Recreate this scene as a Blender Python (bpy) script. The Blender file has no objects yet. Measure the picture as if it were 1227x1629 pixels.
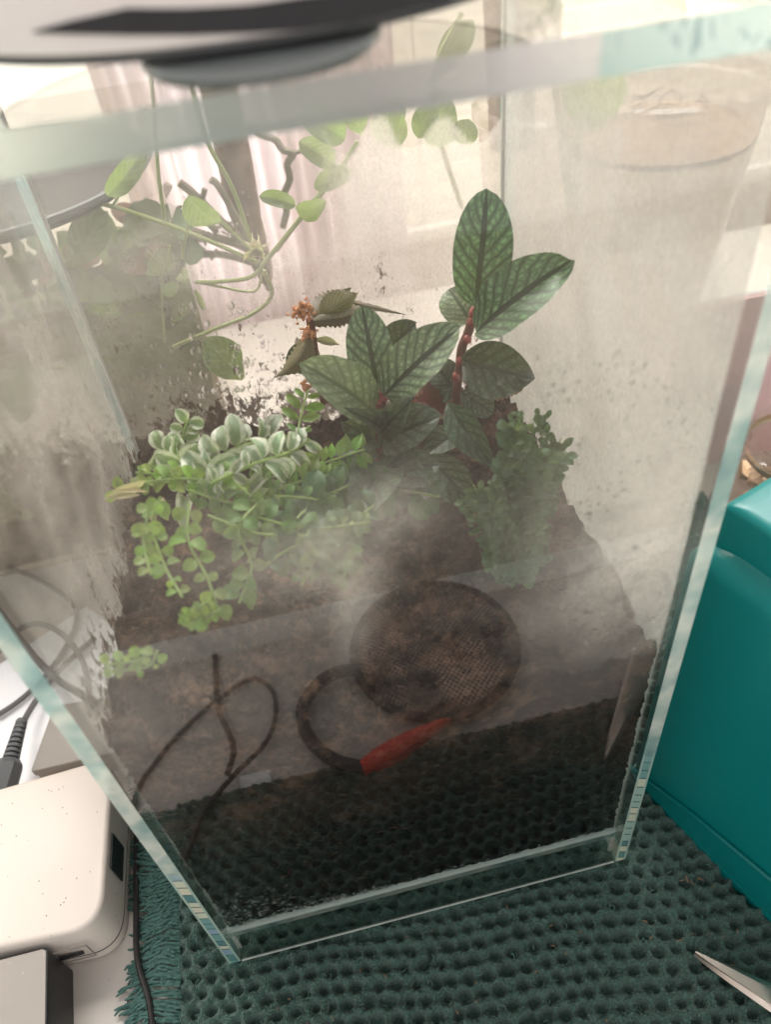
import bpy, math, random
import numpy as np
from mathutils import Vector, Matrix, noise
random.seed(7); rng = np.random.default_rng(7)
S = bpy.context.scene; C = S.collection

# ---------------------------------------------------------------- camera
RX = Vector((0.97353434, -0.21096669, 0.08788602))      # world x, y, z seen in camera space (x right, y down, z forward)
RY = Vector((-0.20797222, -0.65835385, 0.72340705))
RZ = Vector((-0.09475469, -0.72253946, -0.68480529))
OC = Vector((0.10730651, -0.17423571, 0.50059342)); FPX = 1225.0
Rm = Matrix((RX, RY, RZ))                                 # camera vector -> world vector
def at(px, py, ax, val):
    "point where the sight line through a spot of the photograph meets the plane axis=val"
    r = Rm @ Vector((px - 613.5, py - 814.5, FPX)); t = (val - OC[ax]) / r[ax]
    return OC + r * t
cam = bpy.data.cameras.new('camera'); co = bpy.data.objects.new('camera', cam); C.objects.link(co)
M = Rm @ Matrix(((1, 0, 0), (0, -1, 0), (0, 0, -1))); M = M.to_4x4(); M.translation = OC
co.matrix_world = M
cam.sensor_fit = 'VERTICAL'; cam.sensor_height = 36; cam.sensor_width = 27.12; cam.lens = FPX / 1629 * 36
cam.clip_start = 0.01; cam.clip_end = 30
cam.dof.use_dof = True; cam.dof.focus_distance = 0.43; cam.dof.aperture_fstop = 7.6
S.camera = co

# ---------------------------------------------------------------- world and light
W = bpy.data.worlds.new('World'); S.world = W; W.use_nodes = True
wb = W.node_tree.nodes['Background']; wb.inputs[0].default_value = (1.0, 0.95, 0.91, 1); wb.inputs[1].default_value = 0.80
def area(name, loc, target, sx, sy, e, col):
    l = bpy.data.lights.new(name, 'AREA'); l.shape = 'RECTANGLE'; l.size = sx; l.size_y = sy; l.energy = e; l.color = col
    o = bpy.data.objects.new(name, l); C.objects.link(o); o.location = loc
    o.rotation_euler = (Vector(target) - Vector(loc)).to_track_quat('-Z', 'Y').to_euler(); return o
area('window_light', (0.15, 0.80, 0.95), (0.12, 0.0, 0.1), 1.3, 0.6, 36.0, (1.0, 0.95, 0.91))
area('room_light', (-0.5, -0.9, 1.6), (0.1, 0, 0.1), 0.9, 0.6, 3.0, (0.86, 0.94, 1.0))
S.view_settings.view_transform = 'Standard'; S.view_settings.look = 'None'
S.view_settings.exposure = 0.1; S.view_settings.gamma = 1
S.cycles.transparent_max_bounces = 40; S.cycles.max_bounces = 9; S.cycles.transmission_bounces = 8
S.cycles.glossy_bounces = 4; S.cycles.diffuse_bounces = 4; S.cycles.use_denoising = True
S.cycles.caustics_refractive = False; S.cycles.caustics_reflective = False; S.cycles.sample_clamp_indirect = 6

# ---------------------------------------------------------------- material helpers
class NT:
    def __init__(s, name):
        s.m = bpy.data.materials.new(name); s.m.use_nodes = True; s.t = s.m.node_tree; s.t.nodes.clear()
        s.out = s.n('ShaderNodeOutputMaterial')
    def n(s, k, ins=None, **kw):
        x = s.t.nodes.new(k)
        for a, b in kw.items(): setattr(x, a, b)
        for a, b in (ins or {}).items(): s.set(x, a, b)
        return x
    def set(s, x, a, b):
        i = x.inputs[a]
        if isinstance(b, bpy.types.NodeSocket): s.t.links.new(b, i)
        elif isinstance(b, bpy.types.Node): s.t.links.new(b.outputs[0], i)
        else:
            if isinstance(b, tuple) and len(b) == 3 and i.type == 'RGBA': b = b + (1,)
            i.default_value = b
    def math(s, op, a, b=0.0, c=0.0, clamp=False):
        x = s.n('ShaderNodeMath', {0: a, 1: b, 2: c}, operation=op); x.use_clamp = clamp; return x.outputs[0]
    def mix(s, f, a, b, mode='MIX'):
        x = s.n('ShaderNodeMix', data_type='RGBA', blend_type=mode)
        s.set(x, 0, f); s.set(x, 6, a); s.set(x, 7, b); return x.outputs[2]
    def ramp(s, f, stops, interp='LINEAR'):
        x = s.n('ShaderNodeValToRGB', {0: f}); cr = x.color_ramp; cr.interpolation = interp
        while len(cr.elements) > 1: cr.elements.remove(cr.elements[-1])
        cr.elements[0].position = stops[0][0]; cr.elements[0].color = tuple(stops[0][1]) + (1,)
        for p, c in stops[1:]:
            e = cr.elements.new(p); e.color = tuple(c) + (1,)
        return x.outputs[0]
    def coord(s, k='Object', scale=None):
        t = s.n('ShaderNodeTexCoord').outputs[k]
        if scale is not None:
            mp = s.n('ShaderNodeMapping', {0: t}); mp.inputs['Scale'].default_value = scale; return mp.outputs[0]
        return t
    def noise(s, vec, sc, det=4, rough=0.6, dist=0.0):
        return s.n('ShaderNodeTexNoise', {'Vector': vec, 'Scale': sc, 'Detail': det, 'Roughness': rough, 'Distortion': dist})
    def bump(s, h, st=0.5, d=0.001, nrm=None):
        x = s.n('ShaderNodeBump', {'Height': h, 'Strength': st, 'Distance': d})
        if nrm is not None: s.set(x, 'Normal', nrm)
        return x.outputs[0]
    def pbr(s, col, rough=0.5, nrm=None, spec=0.5, metal=0.0, **kw):
        x = s.n('ShaderNodeBsdfPrincipled'); s.set(x, 'Base Color', col); s.set(x, 'Roughness', rough)
        s.set(x, 'Specular IOR Level', spec); s.set(x, 'Metallic', metal)
        if nrm is not None: s.set(x, 'Normal', nrm)
        for a, b in kw.items(): s.set(x, a.replace('_', ' '), b)
        return x.outputs[0]
    def done(s, sh, disp=None):
        s.t.links.new(sh, s.out.inputs[0]); return s.m
    def mixs(s, f, a, b):
        x = s.n('ShaderNodeMixShader'); s.set(x, 0, f); s.t.links.new(a, x.inputs[1]); s.t.links.new(b, x.inputs[2]); return x.outputs[0]

def simple(name, col, rough=0.5, var=0.15, sc=60, bump=0.0, bs=300, spec=0.5, metal=0.0, specks=0.0, speck_col=(0.1, 0.08, 0.06)):
    m = NT(name); v = m.coord()
    n = m.noise(v, sc, 5)
    c2 = tuple(max(0, x * (1 - var)) for x in col); c1 = tuple(min(1, x * (1 + var)) for x in col)
    c = m.mix(n.outputs[0], c2, c1)
    if specks:
        vo = m.n('ShaderNodeTexVoronoi', {'Vector': v, 'Scale': 160.0, 'Randomness': 1.0})
        k = m.math('LESS_THAN', vo.outputs['Distance'], specks); c = m.mix(k, c, speck_col)
    nr = m.bump(m.noise(v, bs, 4).outputs[0], bump, 0.0006) if bump else None
    rr = m.math('MULTIPLY_ADD', n.outputs[0], 0.2, rough - 0.1)
    return m.done(m.pbr(c, rr, nr, spec, metal))

def thin_glass(name, tint=(0.965, 0.985, 0.972), haze=0.0, hazecol=(0.7, 0.68, 0.62), rough=0.0, hvar=0.0):
    m = NT(name); g = m.n('ShaderNodeNewGeometry')
    ior = m.math('MULTIPLY_ADD', g.outputs['Backfacing'], -0.8333, 1.5)
    fr = m.n('ShaderNodeFresnel', {'IOR': ior})
    t = m.n('ShaderNodeBsdfTransparent', {'Color': tint}).outputs[0]
    gl = m.n('ShaderNodeBsdfGlossy', {'Color': (1, 1, 1), 'Roughness': rough}).outputs[0]
    b = t
    if haze:
        d = m.n('ShaderNodeBsdfDiffuse', {'Color': hazecol}).outputs[0]; tr = m.n('ShaderNodeBsdfTranslucent', {'Color': hazecol}).outputs[0]
        h = m.mixs(0.6, d, tr)
        n = m.noise(m.coord(), 25, 5).outputs[0]
        f = m.math('MULTIPLY_ADD', n, hvar * 2, haze - hvar, clamp=True)
        b = m.mixs(f, t, h)
    return m.done(m.mixs(fr.outputs[0], b, gl))

def leaf_mat(name, green, vein, dens=1.0, gloss=0.35, lateral=7.0, net=True, edge=None, trans=0.3, under=None, patch=0.0, vw=1.5, hv=0.6):
    m = NT(name)
    uv = m.n('ShaderNodeUVMap').outputs[0]; sp = m.n('ShaderNodeSeparateXYZ', {0: uv})
    u = m.math('MULTIPLY_ADD', sp.outputs[0], 2.0, -1.0); au = m.math('ABSOLUTE', u); v = sp.outputs[1]
    oi = m.n('ShaderNodeObjectInfo').outputs['Random']
    off = m.n('ShaderNodeCombineXYZ', {0: oi, 1: oi, 2: oi}).outputs[0]
    off = m.n('ShaderNodeVectorMath', {0: off, 1: (37.0, 17.0, 9.0)}, operation='MULTIPLY').outputs[0]
    vv = m.n('ShaderNodeVectorMath', {0: uv, 1: off}, operation='ADD').outputs[0]
    wob = m.math('MULTIPLY_ADD', m.noise(vv, 5, 3).outputs[0], 0.12, -0.06)
    mid = m.math('LESS_THAN', m.math('ABSOLUTE', m.math('ADD', u, m.math('MULTIPLY', wob, 0.5))), 0.055 * vw)
    # side veins rise from the midrib towards the edge
    ph = m.math('MULTIPLY', m.math('SUBTRACT', m.math('ADD', v, wob), m.math('MULTIPLY', au, 0.32)), lateral)
    fr = m.math('ABSOLUTE', m.math('SUBTRACT', m.math('FRACT', ph), 0.5))
    lat = m.math('SUBTRACT', 1.0, m.math('MULTIPLY', fr, 5.0 / vw), clamp=True)
    lat = m.math('MULTIPLY', m.math('POWER', lat, 0.7), 0.9)
    # two long veins running along the blade
    lg = m.math('ABSOLUTE', m.math('SUBTRACT', m.math('ADD', au, wob), 0.42)); lg = m.math('SUBTRACT', 1.0, m.math('MULTIPLY', lg, 18.0), clamp=True)
    fac = m.math('MAXIMUM', mid, lat)
    if net:
        fac = m.math('MAXIMUM', fac, m.math('MULTIPLY', lg, 0.75))
        sc = m.n('ShaderNodeMapping', {0: vv}); sc.inputs['Scale'].default_value = (8.0, 14.0, 1.0)
        vo = m.n('ShaderNodeTexVoronoi', {'Vector': sc.outputs[0], 'Scale': 1.0}, feature='DISTANCE_TO_EDGE')
        ne = m.math('SUBTRACT', 1.0, m.math('MULTIPLY', vo.outputs[0], 4.4), clamp=True)
        fac = m.math('MAXIMUM', fac, m.math('MULTIPLY', ne, 0.72))
    fac = m.math('MULTIPLY', fac, dens, clamp=True)
    n1 = m.noise(vv, 4, 4).outputs[0]
    g2 = tuple(x * 0.62 for x in green)
    base = m.mix(m.ramp(n1, [(0.3, (0, 0, 0)), (0.7, (1, 1, 1))]), g2, green)
    if edge:
        ef = m.ramp(m.math('ADD', au, m.math('MULTIPLY', wob, 4.0)), [(0.45, (0, 0, 0)), (0.62, (1, 1, 1))]); base = m.mix(ef, base, edge)
    col = m.mix(fac, base, vein)
    hs = m.n('ShaderNodeHueSaturation', {'Hue': m.math('MULTIPLY_ADD', oi, 0.05, 0.475), 'Saturation': m.math('MULTIPLY_ADD', m.math('FRACT', m.math('MULTIPLY', oi, 7.3)), 0.3, 0.8), 'Value': m.math('MULTIPLY_ADD', m.math('FRACT', m.math('MULTIPLY', oi, 3.7)), hv, 1.0 - hv * 0.55), 'Color': col}); col = hs.outputs[0]
    if under:
        bf = m.n('ShaderNodeNewGeometry').outputs['Backfacing']; col = m.mix(bf, col, under)
    nr = m.bump(fac, -0.9, 0.0012)
    p = m.pbr(col, gloss, nr, 0.5)
    tr = m.n('ShaderNodeBsdfTranslucent', {'Color': m.mix(0.5, col, (0.5, 0.65, 0.15))}).outputs[0]
    return m.done(m.mixs(trans, p, tr))

MAT = {}
MAT['glass'] = thin_glass('tank_glass', (0.955, 0.965, 0.955))
def one_side(name, k):
    m = NT(name); g = m.n('ShaderNodeNewGeometry'); ior = m.math('MULTIPLY_ADD', g.outputs['Backfacing'], -1.03, 1.63)
    fr = m.math('MULTIPLY', m.n('ShaderNodeFresnel', {'IOR': ior}).outputs[0], k)
    return m.done(m.mixs(fr, m.n('ShaderNodeBsdfTransparent', {'Color': (0.96, 0.97, 0.96)}).outputs[0], m.n('ShaderNodeBsdfGlossy', {'Roughness': 0.0}).outputs[0]))
MAT['glass_out'] = one_side('front_glass_outer_face', 1.35)
MAT['glass_in'] = one_side('front_glass_wet_inner_face', 0.15)
def edge_glass(name, painted_refl):
    m = NT(name); v = m.coord(); sp = m.n('ShaderNodeSeparateXYZ', {0: v})
    n = m.noise(v, 22, 3).outputs[0]
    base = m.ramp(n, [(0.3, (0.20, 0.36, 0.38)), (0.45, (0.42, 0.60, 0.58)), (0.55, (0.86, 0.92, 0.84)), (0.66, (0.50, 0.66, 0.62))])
    if painted_refl:
        w1 = m.math('ADD', m.math('MULTIPLY', sp.outputs[2], 120.0), m.math('MULTIPLY', sp.outputs[0], 70.0))  # slanted bands imitate reflections inside the glass edge, painted as colour
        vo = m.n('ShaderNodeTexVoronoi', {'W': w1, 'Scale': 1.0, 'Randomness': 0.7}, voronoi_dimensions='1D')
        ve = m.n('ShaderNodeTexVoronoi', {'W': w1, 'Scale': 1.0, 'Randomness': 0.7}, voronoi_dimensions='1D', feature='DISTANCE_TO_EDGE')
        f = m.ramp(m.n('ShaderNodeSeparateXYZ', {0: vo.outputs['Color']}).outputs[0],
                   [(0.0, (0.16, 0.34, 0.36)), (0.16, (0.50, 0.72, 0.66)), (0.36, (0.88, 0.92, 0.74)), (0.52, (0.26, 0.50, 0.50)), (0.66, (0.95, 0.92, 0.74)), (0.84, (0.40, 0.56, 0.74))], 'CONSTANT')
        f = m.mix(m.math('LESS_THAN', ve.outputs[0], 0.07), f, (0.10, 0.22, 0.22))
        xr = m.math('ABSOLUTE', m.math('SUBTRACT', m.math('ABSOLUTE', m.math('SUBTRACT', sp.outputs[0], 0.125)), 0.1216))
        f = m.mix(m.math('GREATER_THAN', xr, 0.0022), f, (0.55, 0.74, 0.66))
        low = m.ramp(sp.outputs[2], [(0.12, (1, 1, 1)), (0.135, (0, 0, 0))]) if painted_refl == 1 else 1.0
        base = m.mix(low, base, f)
    p = m.pbr(base, 0.12, m.bump(n, 0.3, 0.002), 0.8)
    tr = m.n('ShaderNodeBsdfTranslucent', {'Color': base}).outputs[0]
    tp = m.n('ShaderNodeBsdfTransparent', {'Color': (0.6, 0.85, 0.78)}).outputs[0]
    return m.done(m.mixs(0.25, m.mixs(0.5, p, tr), tp))
MAT['edge'] = edge_glass('green_glass_edge', 1)
MAT['rim'] = edge_glass('polished_glass_rim', 0)
def lid_edge():
    m = NT('lid_edge_glass'); v = m.coord(); x = m.n('ShaderNodeSeparateXYZ', {0: v}).outputs[0]; z = m.n('ShaderNodeSeparateXYZ', {0: v}).outputs[2]
    n = m.noise(v, 60, 3).outputs[0]; n2 = m.noise(m.coord('Object', (1, 1, 0.5)), 160, 3, .7, 1.0).outputs[0]
    c = m.ramp(m.math('MULTIPLY', x, 4.0), [(0.26, (0.86, 0.92, 0.80)), (0.40, (0.55, 0.62, 0.58)), (0.55, (0.56, 0.56, 0.56)), (0.68, (0.72, 0.68, 0.69)), (0.745, (0.68, 0.64, 0.62)), (0.75, (0.38, 0.54, 0.51)), (0.90, (0.50, 0.64, 0.59)), (0.97, (0.75, 0.84, 0.74))])  # refracted tints seen in the lid edge, painted along its length
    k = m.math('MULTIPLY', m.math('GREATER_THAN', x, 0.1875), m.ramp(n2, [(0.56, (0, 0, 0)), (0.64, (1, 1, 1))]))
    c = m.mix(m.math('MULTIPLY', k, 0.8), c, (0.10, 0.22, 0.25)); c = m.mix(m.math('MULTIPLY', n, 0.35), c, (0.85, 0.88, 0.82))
    p = m.pbr(c, 0.15, None, 0.5); tr = m.n('ShaderNodeBsdfTranslucent', {'Color': c}).outputs[0]
    return m.done(m.mixs(0.08, m.mixs(0.5, p, tr), m.n('ShaderNodeBsdfTransparent').outputs[0]))
MAT['lidedge'] = lid_edge()

def fog_mat(name, col=(0.87, 0.81, 0.765), tr_share=0.6):
    m = NT(name)
    a = m.n('ShaderNodeAttribute', attribute_name='fog').outputs['Fac']; dd = m.n('ShaderNodeAttribute', attribute_name='dirt').outputs['Fac']
    v = m.coord()
    n1 = m.noise(v, 34, 8, 0.72).outputs[0]; n2 = m.noise(m.coord('Object', (1, 1, .7)), 620, 3, .7).outputs[0]
    f = m.math('MULTIPLY', a, m.math('MULTIPLY_ADD', n1, 0.9, 0.55)); f = m.math('MULTIPLY', f, m.math('MULTIPLY_ADD', n2, 0.9, 0.55), clamp=True)
    d = m.n('ShaderNodeBsdfDiffuse', {'Color': col}).outputs[0]; t = m.n('ShaderNodeBsdfTranslucent', {'Color': col}).outputs[0]
    layer = m.mixs(tr_share, d, t)
    cl = m.n('ShaderNodeBsdfTransparent', {'Color': (1, 1, 1)}).outputs[0]
    sh = m.mixs(f, cl, layer)
    # specks and smears of soil stuck to the pane
    s1 = m.noise(m.coord('Object', (1, 1, 0.6)), 260, 5, 0.75, 0.6).outputs[0]; s2 = m.noise(v, 60, 4).outputs[0]
    s = m.math('ADD', m.math('MULTIPLY', s1, 0.8), m.math('MULTIPLY', s2, 0.4))
    thr = m.math('MULTIPLY_ADD', dd, -0.42, 0.93)
    df = m.math('MULTIPLY', m.math('SUBTRACT', s, thr), 14.0, clamp=True); df = m.math('MULTIPLY', df, 0.92)
    dc = m.mix(s2, (0.035, 0.022, 0.015), (0.16, 0.09, 0.055))
    soil = m.mixs(0.15, m.n('ShaderNodeBsdfDiffuse', {'Color': dc}).outputs[0], m.n('ShaderNodeBsdfTranslucent', {'Color': dc}).outputs[0])
    return m.done(m.mixs(df, sh, soil))
MAT['fog'] = fog_mat('condensation')

def soil_mat():
    m = NT('dark_potting_soil'); v = m.coord()
    n = m.noise(v, 90, 6, 0.7).outputs[0]; n2 = m.noise(m.coord('Object', (1, 1, 3)), 300, 4, 0.7, 1.0).outputs[0]; n3 = m.noise(v, 18, 3).outputs[0]
    n = m.noise(v, 55, 8, 0.75).outputs[0]; c = m.ramp(n, [(0.38, (0.005, 0.004, 0.003)), (0.5, (0.050, 0.030, 0.021)), (0.62, (0.26, 0.15, 0.10))])
    c = m.mix(m.ramp(n2, [(0.62, (0, 0, 0)), (0.75, (1, 1, 1))]), c, (0.17, 0.095, 0.06))
    c = m.mix(m.ramp(n3, [(0.35, (0, 0, 0)), (0.65, (0.6, 0.6, 0.6))]), c, (0.085, 0.05, 0.038))
    zz = m.n('ShaderNodeSeparateXYZ', {0: v}).outputs[2]; layer = m.ramp(m.math('ADD', zz, m.math('MULTIPLY_ADD', n3, 0.06, -0.03)), [(0.10, (0.08, 0.08, 0.08)), (0.155, (0.5, 0.46, 0.43)), (0.19, (1, 1, 1))])
    c = m.mix(1.0, c, layer, 'MULTIPLY')  # soil colour darkens towards the bottom
    return m.done(m.pbr(c, 0.85, m.bump(m.math('ADD', n, n2), 1.0, 0.003), 0.25))
MAT['soil'] = soil_mat()
MAT['desk'] = simple('white_laminate', (0.60, 0.55, 0.50), 0.42, 0.06, 12, 0.05, specks=0.05, speck_col=(0.25, 0.2, 0.16))
MAT['desk_edge'] = simple('grey_desk_edging', (0.80, 0.78, 0.72), 0.5)
MAT['floor'] = simple('brown_floor', (0.38, 0.32, 0.27), 0.6, 0.4, 4)
MAT['white'] = simple('white_plastic', (0.78, 0.70, 0.63), 0.38, 0.03, 20, 0.08, 900, specks=0.075, speck_col=(0.22, 0.17, 0.13))
MAT['white2'] = simple('lamp_plastic', (0.86, 0.79, 0.75), 0.4, 0.04)
MAT['paper'] = simple('bright_white_paper', (0.92, 0.93, 0.95), 0.6, 0.02)
MAT['black'] = simple('black_plastic', (0.018, 0.018, 0.020), 0.4, 0.3, 40, 0.1)
MAT['cable'] = simple('black_cable_rubber', (0.02, 0.018, 0.018), 0.35, 0.3)
MAT['greycable'] = simple('grey_cable_rubber', (0.13, 0.125, 0.12), 0.42, 0.2)
MAT['grey'] = simple('grey_plastic', (0.33, 0.30, 0.27), 0.45, 0.06, 30, 0.1, 800, specks=0.05, speck_col=(0.6, 0.55, 0.5))
MAT['dgrey'] = simple('dark_grey_plastic', (0.10, 0.105, 0.11), 0.5, 0.1)
MAT['lensgrey'] = simple('grey_translucent_ring', (0.22, 0.24, 0.24), 0.3, 0.1)
MAT['red'] = simple('red_rubber', (0.90, 0.07, 0.04), 0.45, 0.15)
MAT['beige'] = simple('warm_grey_plate', (0.035, 0.029, 0.027), 0.8, 0.12, 14)
MAT['wall'] = simple('cream_wall', (0.80, 0.72, 0.66), 0.8, 0.05, 8, 0.1)
MAT['bark'] = simple('brown_bark', (0.22, 0.14, 0.10), 0.8, 0.6, 70, 1.0, 200)
MAT['twig'] = simple('grey_brown_twig', (0.30, 0.26, 0.19), 0.8, 0.3, 90, 0.6)
MAT['vine'] = simple('green_vine_stem', (0.36, 0.42, 0.16), 0.5, 0.2)
MAT['redstem'] = simple('reddish_brown_stem', (0.20, 0.085, 0.060), 0.55, 0.35, 150, 0.5)
MAT['node'] = simple('red_leaf_node', (0.36, 0.085, 0.075), 0.5, 0.3)
MAT['greenstem'] = simple('green_stem', (0.25, 0.36, 0.10), 0.5, 0.2)
MAT['orange'] = simple('orange_blossom', (0.70, 0.33, 0.17), 0.6, 0.4, 200)
MAT['perlite'] = simple('pale_perlite', (0.62, 0.45, 0.38), 0.8, 0.2, 200, 0.6)
MAT['fibre'] = simple('brown_root_fibre', (0.12, 0.065, 0.045), 0.8, 0.4)
MAT['drop'] = thin_glass('water', (0.94, 0.95, 0.95))
def drop_mat():
    m = NT('water_drop'); g = m.n('ShaderNodeNewGeometry')
    lw = m.n('ShaderNodeLayerWeight', {'Blend': 0.35}).outputs['Facing']
    t = m.n('ShaderNodeBsdfTransparent', {'Color': (0.9, 0.92, 0.92)}).outputs[0]
    r = m.n('ShaderNodeBsdfRefraction', {'Color': (1, 1, 1), 'IOR': 1.33, 'Roughness': 0.0}).outputs[0]
    gl = m.n('ShaderNodeBsdfGlossy', {'Color': (1, 1, 1), 'Roughness': 0.03}).outputs[0]
    return m.done(m.mixs(m.math('MULTIPLY', lw, 0.5), m.mixs(0.6, t, r), gl))
MAT['drop'] = drop_mat()
def teal_mat():
    m = NT('teal_plastic'); v = m.coord(); n = m.noise(v, 9, 3).outputs[0]
    c = m.mix(n, (0.003, 0.20, 0.20), (0.004, 0.27, 0.265))
    sc = m.ramp(m.noise(m.coord('Object', (1, 1, 8)), 60, 6, .8, 1.5).outputs[0], [(0.60, (0, 0, 0)), (0.72, (1, 1, 1))]); c = m.mix(m.math('MULTIPLY', sc, 0.18), c, (0.25, 0.5, 0.48))
    p = m.pbr(c, m.math('MULTIPLY_ADD', sc, 0.25, 0.30), m.bump(m.noise(v, 40, 3).outputs[0], 0.2, 0.002), 0.5)
    tr = m.n('ShaderNodeBsdfTranslucent', {'Color': (0.01, 0.50, 0.48)}).outputs[0]
    return m.done(m.mixs(0.22, p, tr))
MAT['teal'] = teal_mat()
def towel_mat():
    m = NT('teal_green_yarn'); v = m.coord()
    h = m.n('ShaderNodeAttribute', attribute_name='hole').outputs['Fac']
    n = m.noise(v, 700, 4, 0.7).outputs[0]; n2 = m.noise(v, 14, 3).outputs[0]
    w = m.n('ShaderNodeTexWave', {'Vector': v, 'Scale': 330.0, 'Distortion': 9.0, 'Detail': 3.0, 'Detail Scale': 1.6}).outputs[0]
    c = m.mix(n2, (0.020, 0.070, 0.054), (0.042, 0.112, 0.088))
    fz = m.ramp(n, [(0.42, (0, 0, 0)), (0.62, (1, 1, 1))]); c = m.mix(fz, c, (0.10, 0.215, 0.175))
    return m.done(m.pbr(c, 0.95, m.bump(m.math('ADD', n, w), 0.9, 0.0008), 0.15, Sheen_Weight=0.3))
MAT['towel'] = towel_mat()
MAT['fringe'] = simple('teal_fringe_yarn', (0.07, 0.155, 0.135), 0.9, 0.35, 200, 0.8, 900)
def metal_mat():
    m = NT('brushed_steel'); n = m.noise(m.coord('Object', (1, 1, 1)), 250, 3).outputs[0]
    return m.done(m.pbr((0.62, 0.53, 0.46), m.math('MULTIPLY_ADD', n, 0.2, 0.32), m.bump(n, 0.15, 0.0004), 0.5, 1.0))
MAT['metal'] = metal_mat()
MAT['cup'] = thin_glass('clear_plastic', (0.90, 0.87, 0.82), 0.22, (0.62, 0.55, 0.47), 0.05, 0.15)
MAT['cup2'] = thin_glass('brownish_clear_plastic', (0.84, 0.79, 0.74), 0.30, (0.50, 0.42, 0.35), 0.08, 0.2)
MAT['jar'] = thin_glass('clear_jar_glass', (0.85, 0.82, 0.78), 0.15, (0.5, 0.45, 0.4), 0.0, 0.1)
MAT['foggy'] = thin_glass('misted_tank_glass', (0.9, 0.92, 0.9), 0.30, (0.62, 0.60, 0.52), 0.0, 0.2)
def cloth_mat(name, col, t=0.5):
    m = NT(name); n = m.noise(m.coord('Object', (8, 8, 1)), 12, 3).outputs[0]
    c = m.mix(n, tuple(x * 0.85 for x in col), col)
    return m.done(m.mixs(t, m.n('ShaderNodeBsdfDiffuse', {'Color': c}).outputs[0], m.n('ShaderNodeBsdfTranslucent', {'Color': c}).outputs[0]))
MAT['curtain'] = cloth_mat('pale_lilac_curtain', (0.82, 0.71, 0.73))
MAT['slat'] = cloth_mat('cream_blind_slat', (0.92, 0.87, 0.81), 0.45)
MAT['cream_curtain'] = cloth_mat('cream_sheer_curtain', (0.86, 0.81, 0.75), 0.55)
MAT['pinkcloth'] = simple('pale_pink_wall', (0.85, 0.60, 0.60), 0.8, 0.05)
def sky_mat():
    m = NT('daylight_sky'); e = m.n('ShaderNodeEmission', {'Color': (1.0, 0.97, 0.93), 'Strength': 4.4}); return m.done(e.outputs[0])
MAT['sky'] = sky_mat()
def moss_mat():
    m = NT('green_grey_moss_and_soil'); v = m.coord(); sp = m.n('ShaderNodeSeparateXYZ', {0: v}).outputs[2]
    n = m.noise(v, 22, 6, 0.7).outputs[0]; n2 = m.noise(v, 120, 5, 0.7).outputs[0]
    k = m.math('ADD', m.math('MULTIPLY', sp, 3.4), m.math('MULTIPLY_ADD', n, 0.7, -0.35))
    c = m.ramp(k, [(0.1, (0.62, 0.54, 0.46)), (0.35, (0.55, 0.43, 0.33)), (0.55, (0.42, 0.44, 0.27)), (0.8, (0.38, 0.56, 0.25))])
    c = m.mix(m.math('MULTIPLY', n2, 0.6), c, (0.09, 0.10, 0.07))
    return m.done(m.pbr(c, 0.9, m.bump(n2, 1.0, 0.004), 0.2))
MAT['moss'] = moss_mat()
G = lambda *c: c
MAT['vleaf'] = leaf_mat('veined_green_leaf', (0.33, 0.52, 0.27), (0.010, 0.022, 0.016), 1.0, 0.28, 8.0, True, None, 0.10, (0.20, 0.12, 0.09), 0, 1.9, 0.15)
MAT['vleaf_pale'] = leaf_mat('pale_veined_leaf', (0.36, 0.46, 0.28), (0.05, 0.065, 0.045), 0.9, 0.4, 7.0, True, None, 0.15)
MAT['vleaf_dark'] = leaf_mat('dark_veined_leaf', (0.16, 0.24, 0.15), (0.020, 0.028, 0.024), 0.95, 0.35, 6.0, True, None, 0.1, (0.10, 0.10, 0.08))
MAT['brown'] = leaf_mat('withered_brown_leaf', (0.30, 0.11, 0.06), (0.16, 0.05, 0.03), 0.7, 0.6, 8.0, True, None, 0.2)
MAT['bronze'] = leaf_mat('bronze_serrated_leaf', (0.20, 0.17, 0.10), (0.34, 0.28, 0.17), 0.6, 0.35, 11.0, False, None, 0.15, (0.30, 0.12, 0.05))
MAT['vari'] = leaf_mat('cream_edged_leaf', (0.24, 0.40, 0.16), (0.30, 0.45, 0.22), 0.3, 0.4, 5.0, False, (0.72, 0.75, 0.60), 0.3)
MAT['pale'] = leaf_mat('pale_grey_green_leaf', (0.34, 0.45, 0.28), (0.26, 0.38, 0.22), 0.4, 0.4, 4.0, False, (0.74, 0.74, 0.62), 0.3)
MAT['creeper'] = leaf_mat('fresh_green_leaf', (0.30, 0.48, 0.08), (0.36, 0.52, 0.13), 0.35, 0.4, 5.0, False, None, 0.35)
MAT['olive'] = leaf_mat('shaded_olive_leaf', (0.13, 0.25, 0.06), (0.19, 0.30, 0.09), 0.35, 0.5, 5.0, False, None, 0.3)  # creeper green darkened, with the shade put into the leaf colour
MAT['fern'] = leaf_mat('fern_green', (0.25, 0.46, 0.09), (0.16, 0.30, 0.06), 0.4, 0.5, 6.0, False, None, 0.4)
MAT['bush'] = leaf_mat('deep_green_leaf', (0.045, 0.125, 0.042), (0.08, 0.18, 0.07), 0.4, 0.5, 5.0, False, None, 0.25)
MAT['bright'] = leaf_mat('pale_olive_vine_leaf', (0.24, 0.33, 0.15), (0.33, 0.42, 0.22), 0.5, 0.45, 7.0, False, None, 0.36)  # muted olive green shared by the leaves outside the tank
MAT['cream'] = leaf_mat('dry_cream_leaf', (0.72, 0.62, 0.42), (0.60, 0.45, 0.28), 0.4, 0.5, 5.0, False, None, 0.4)

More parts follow.
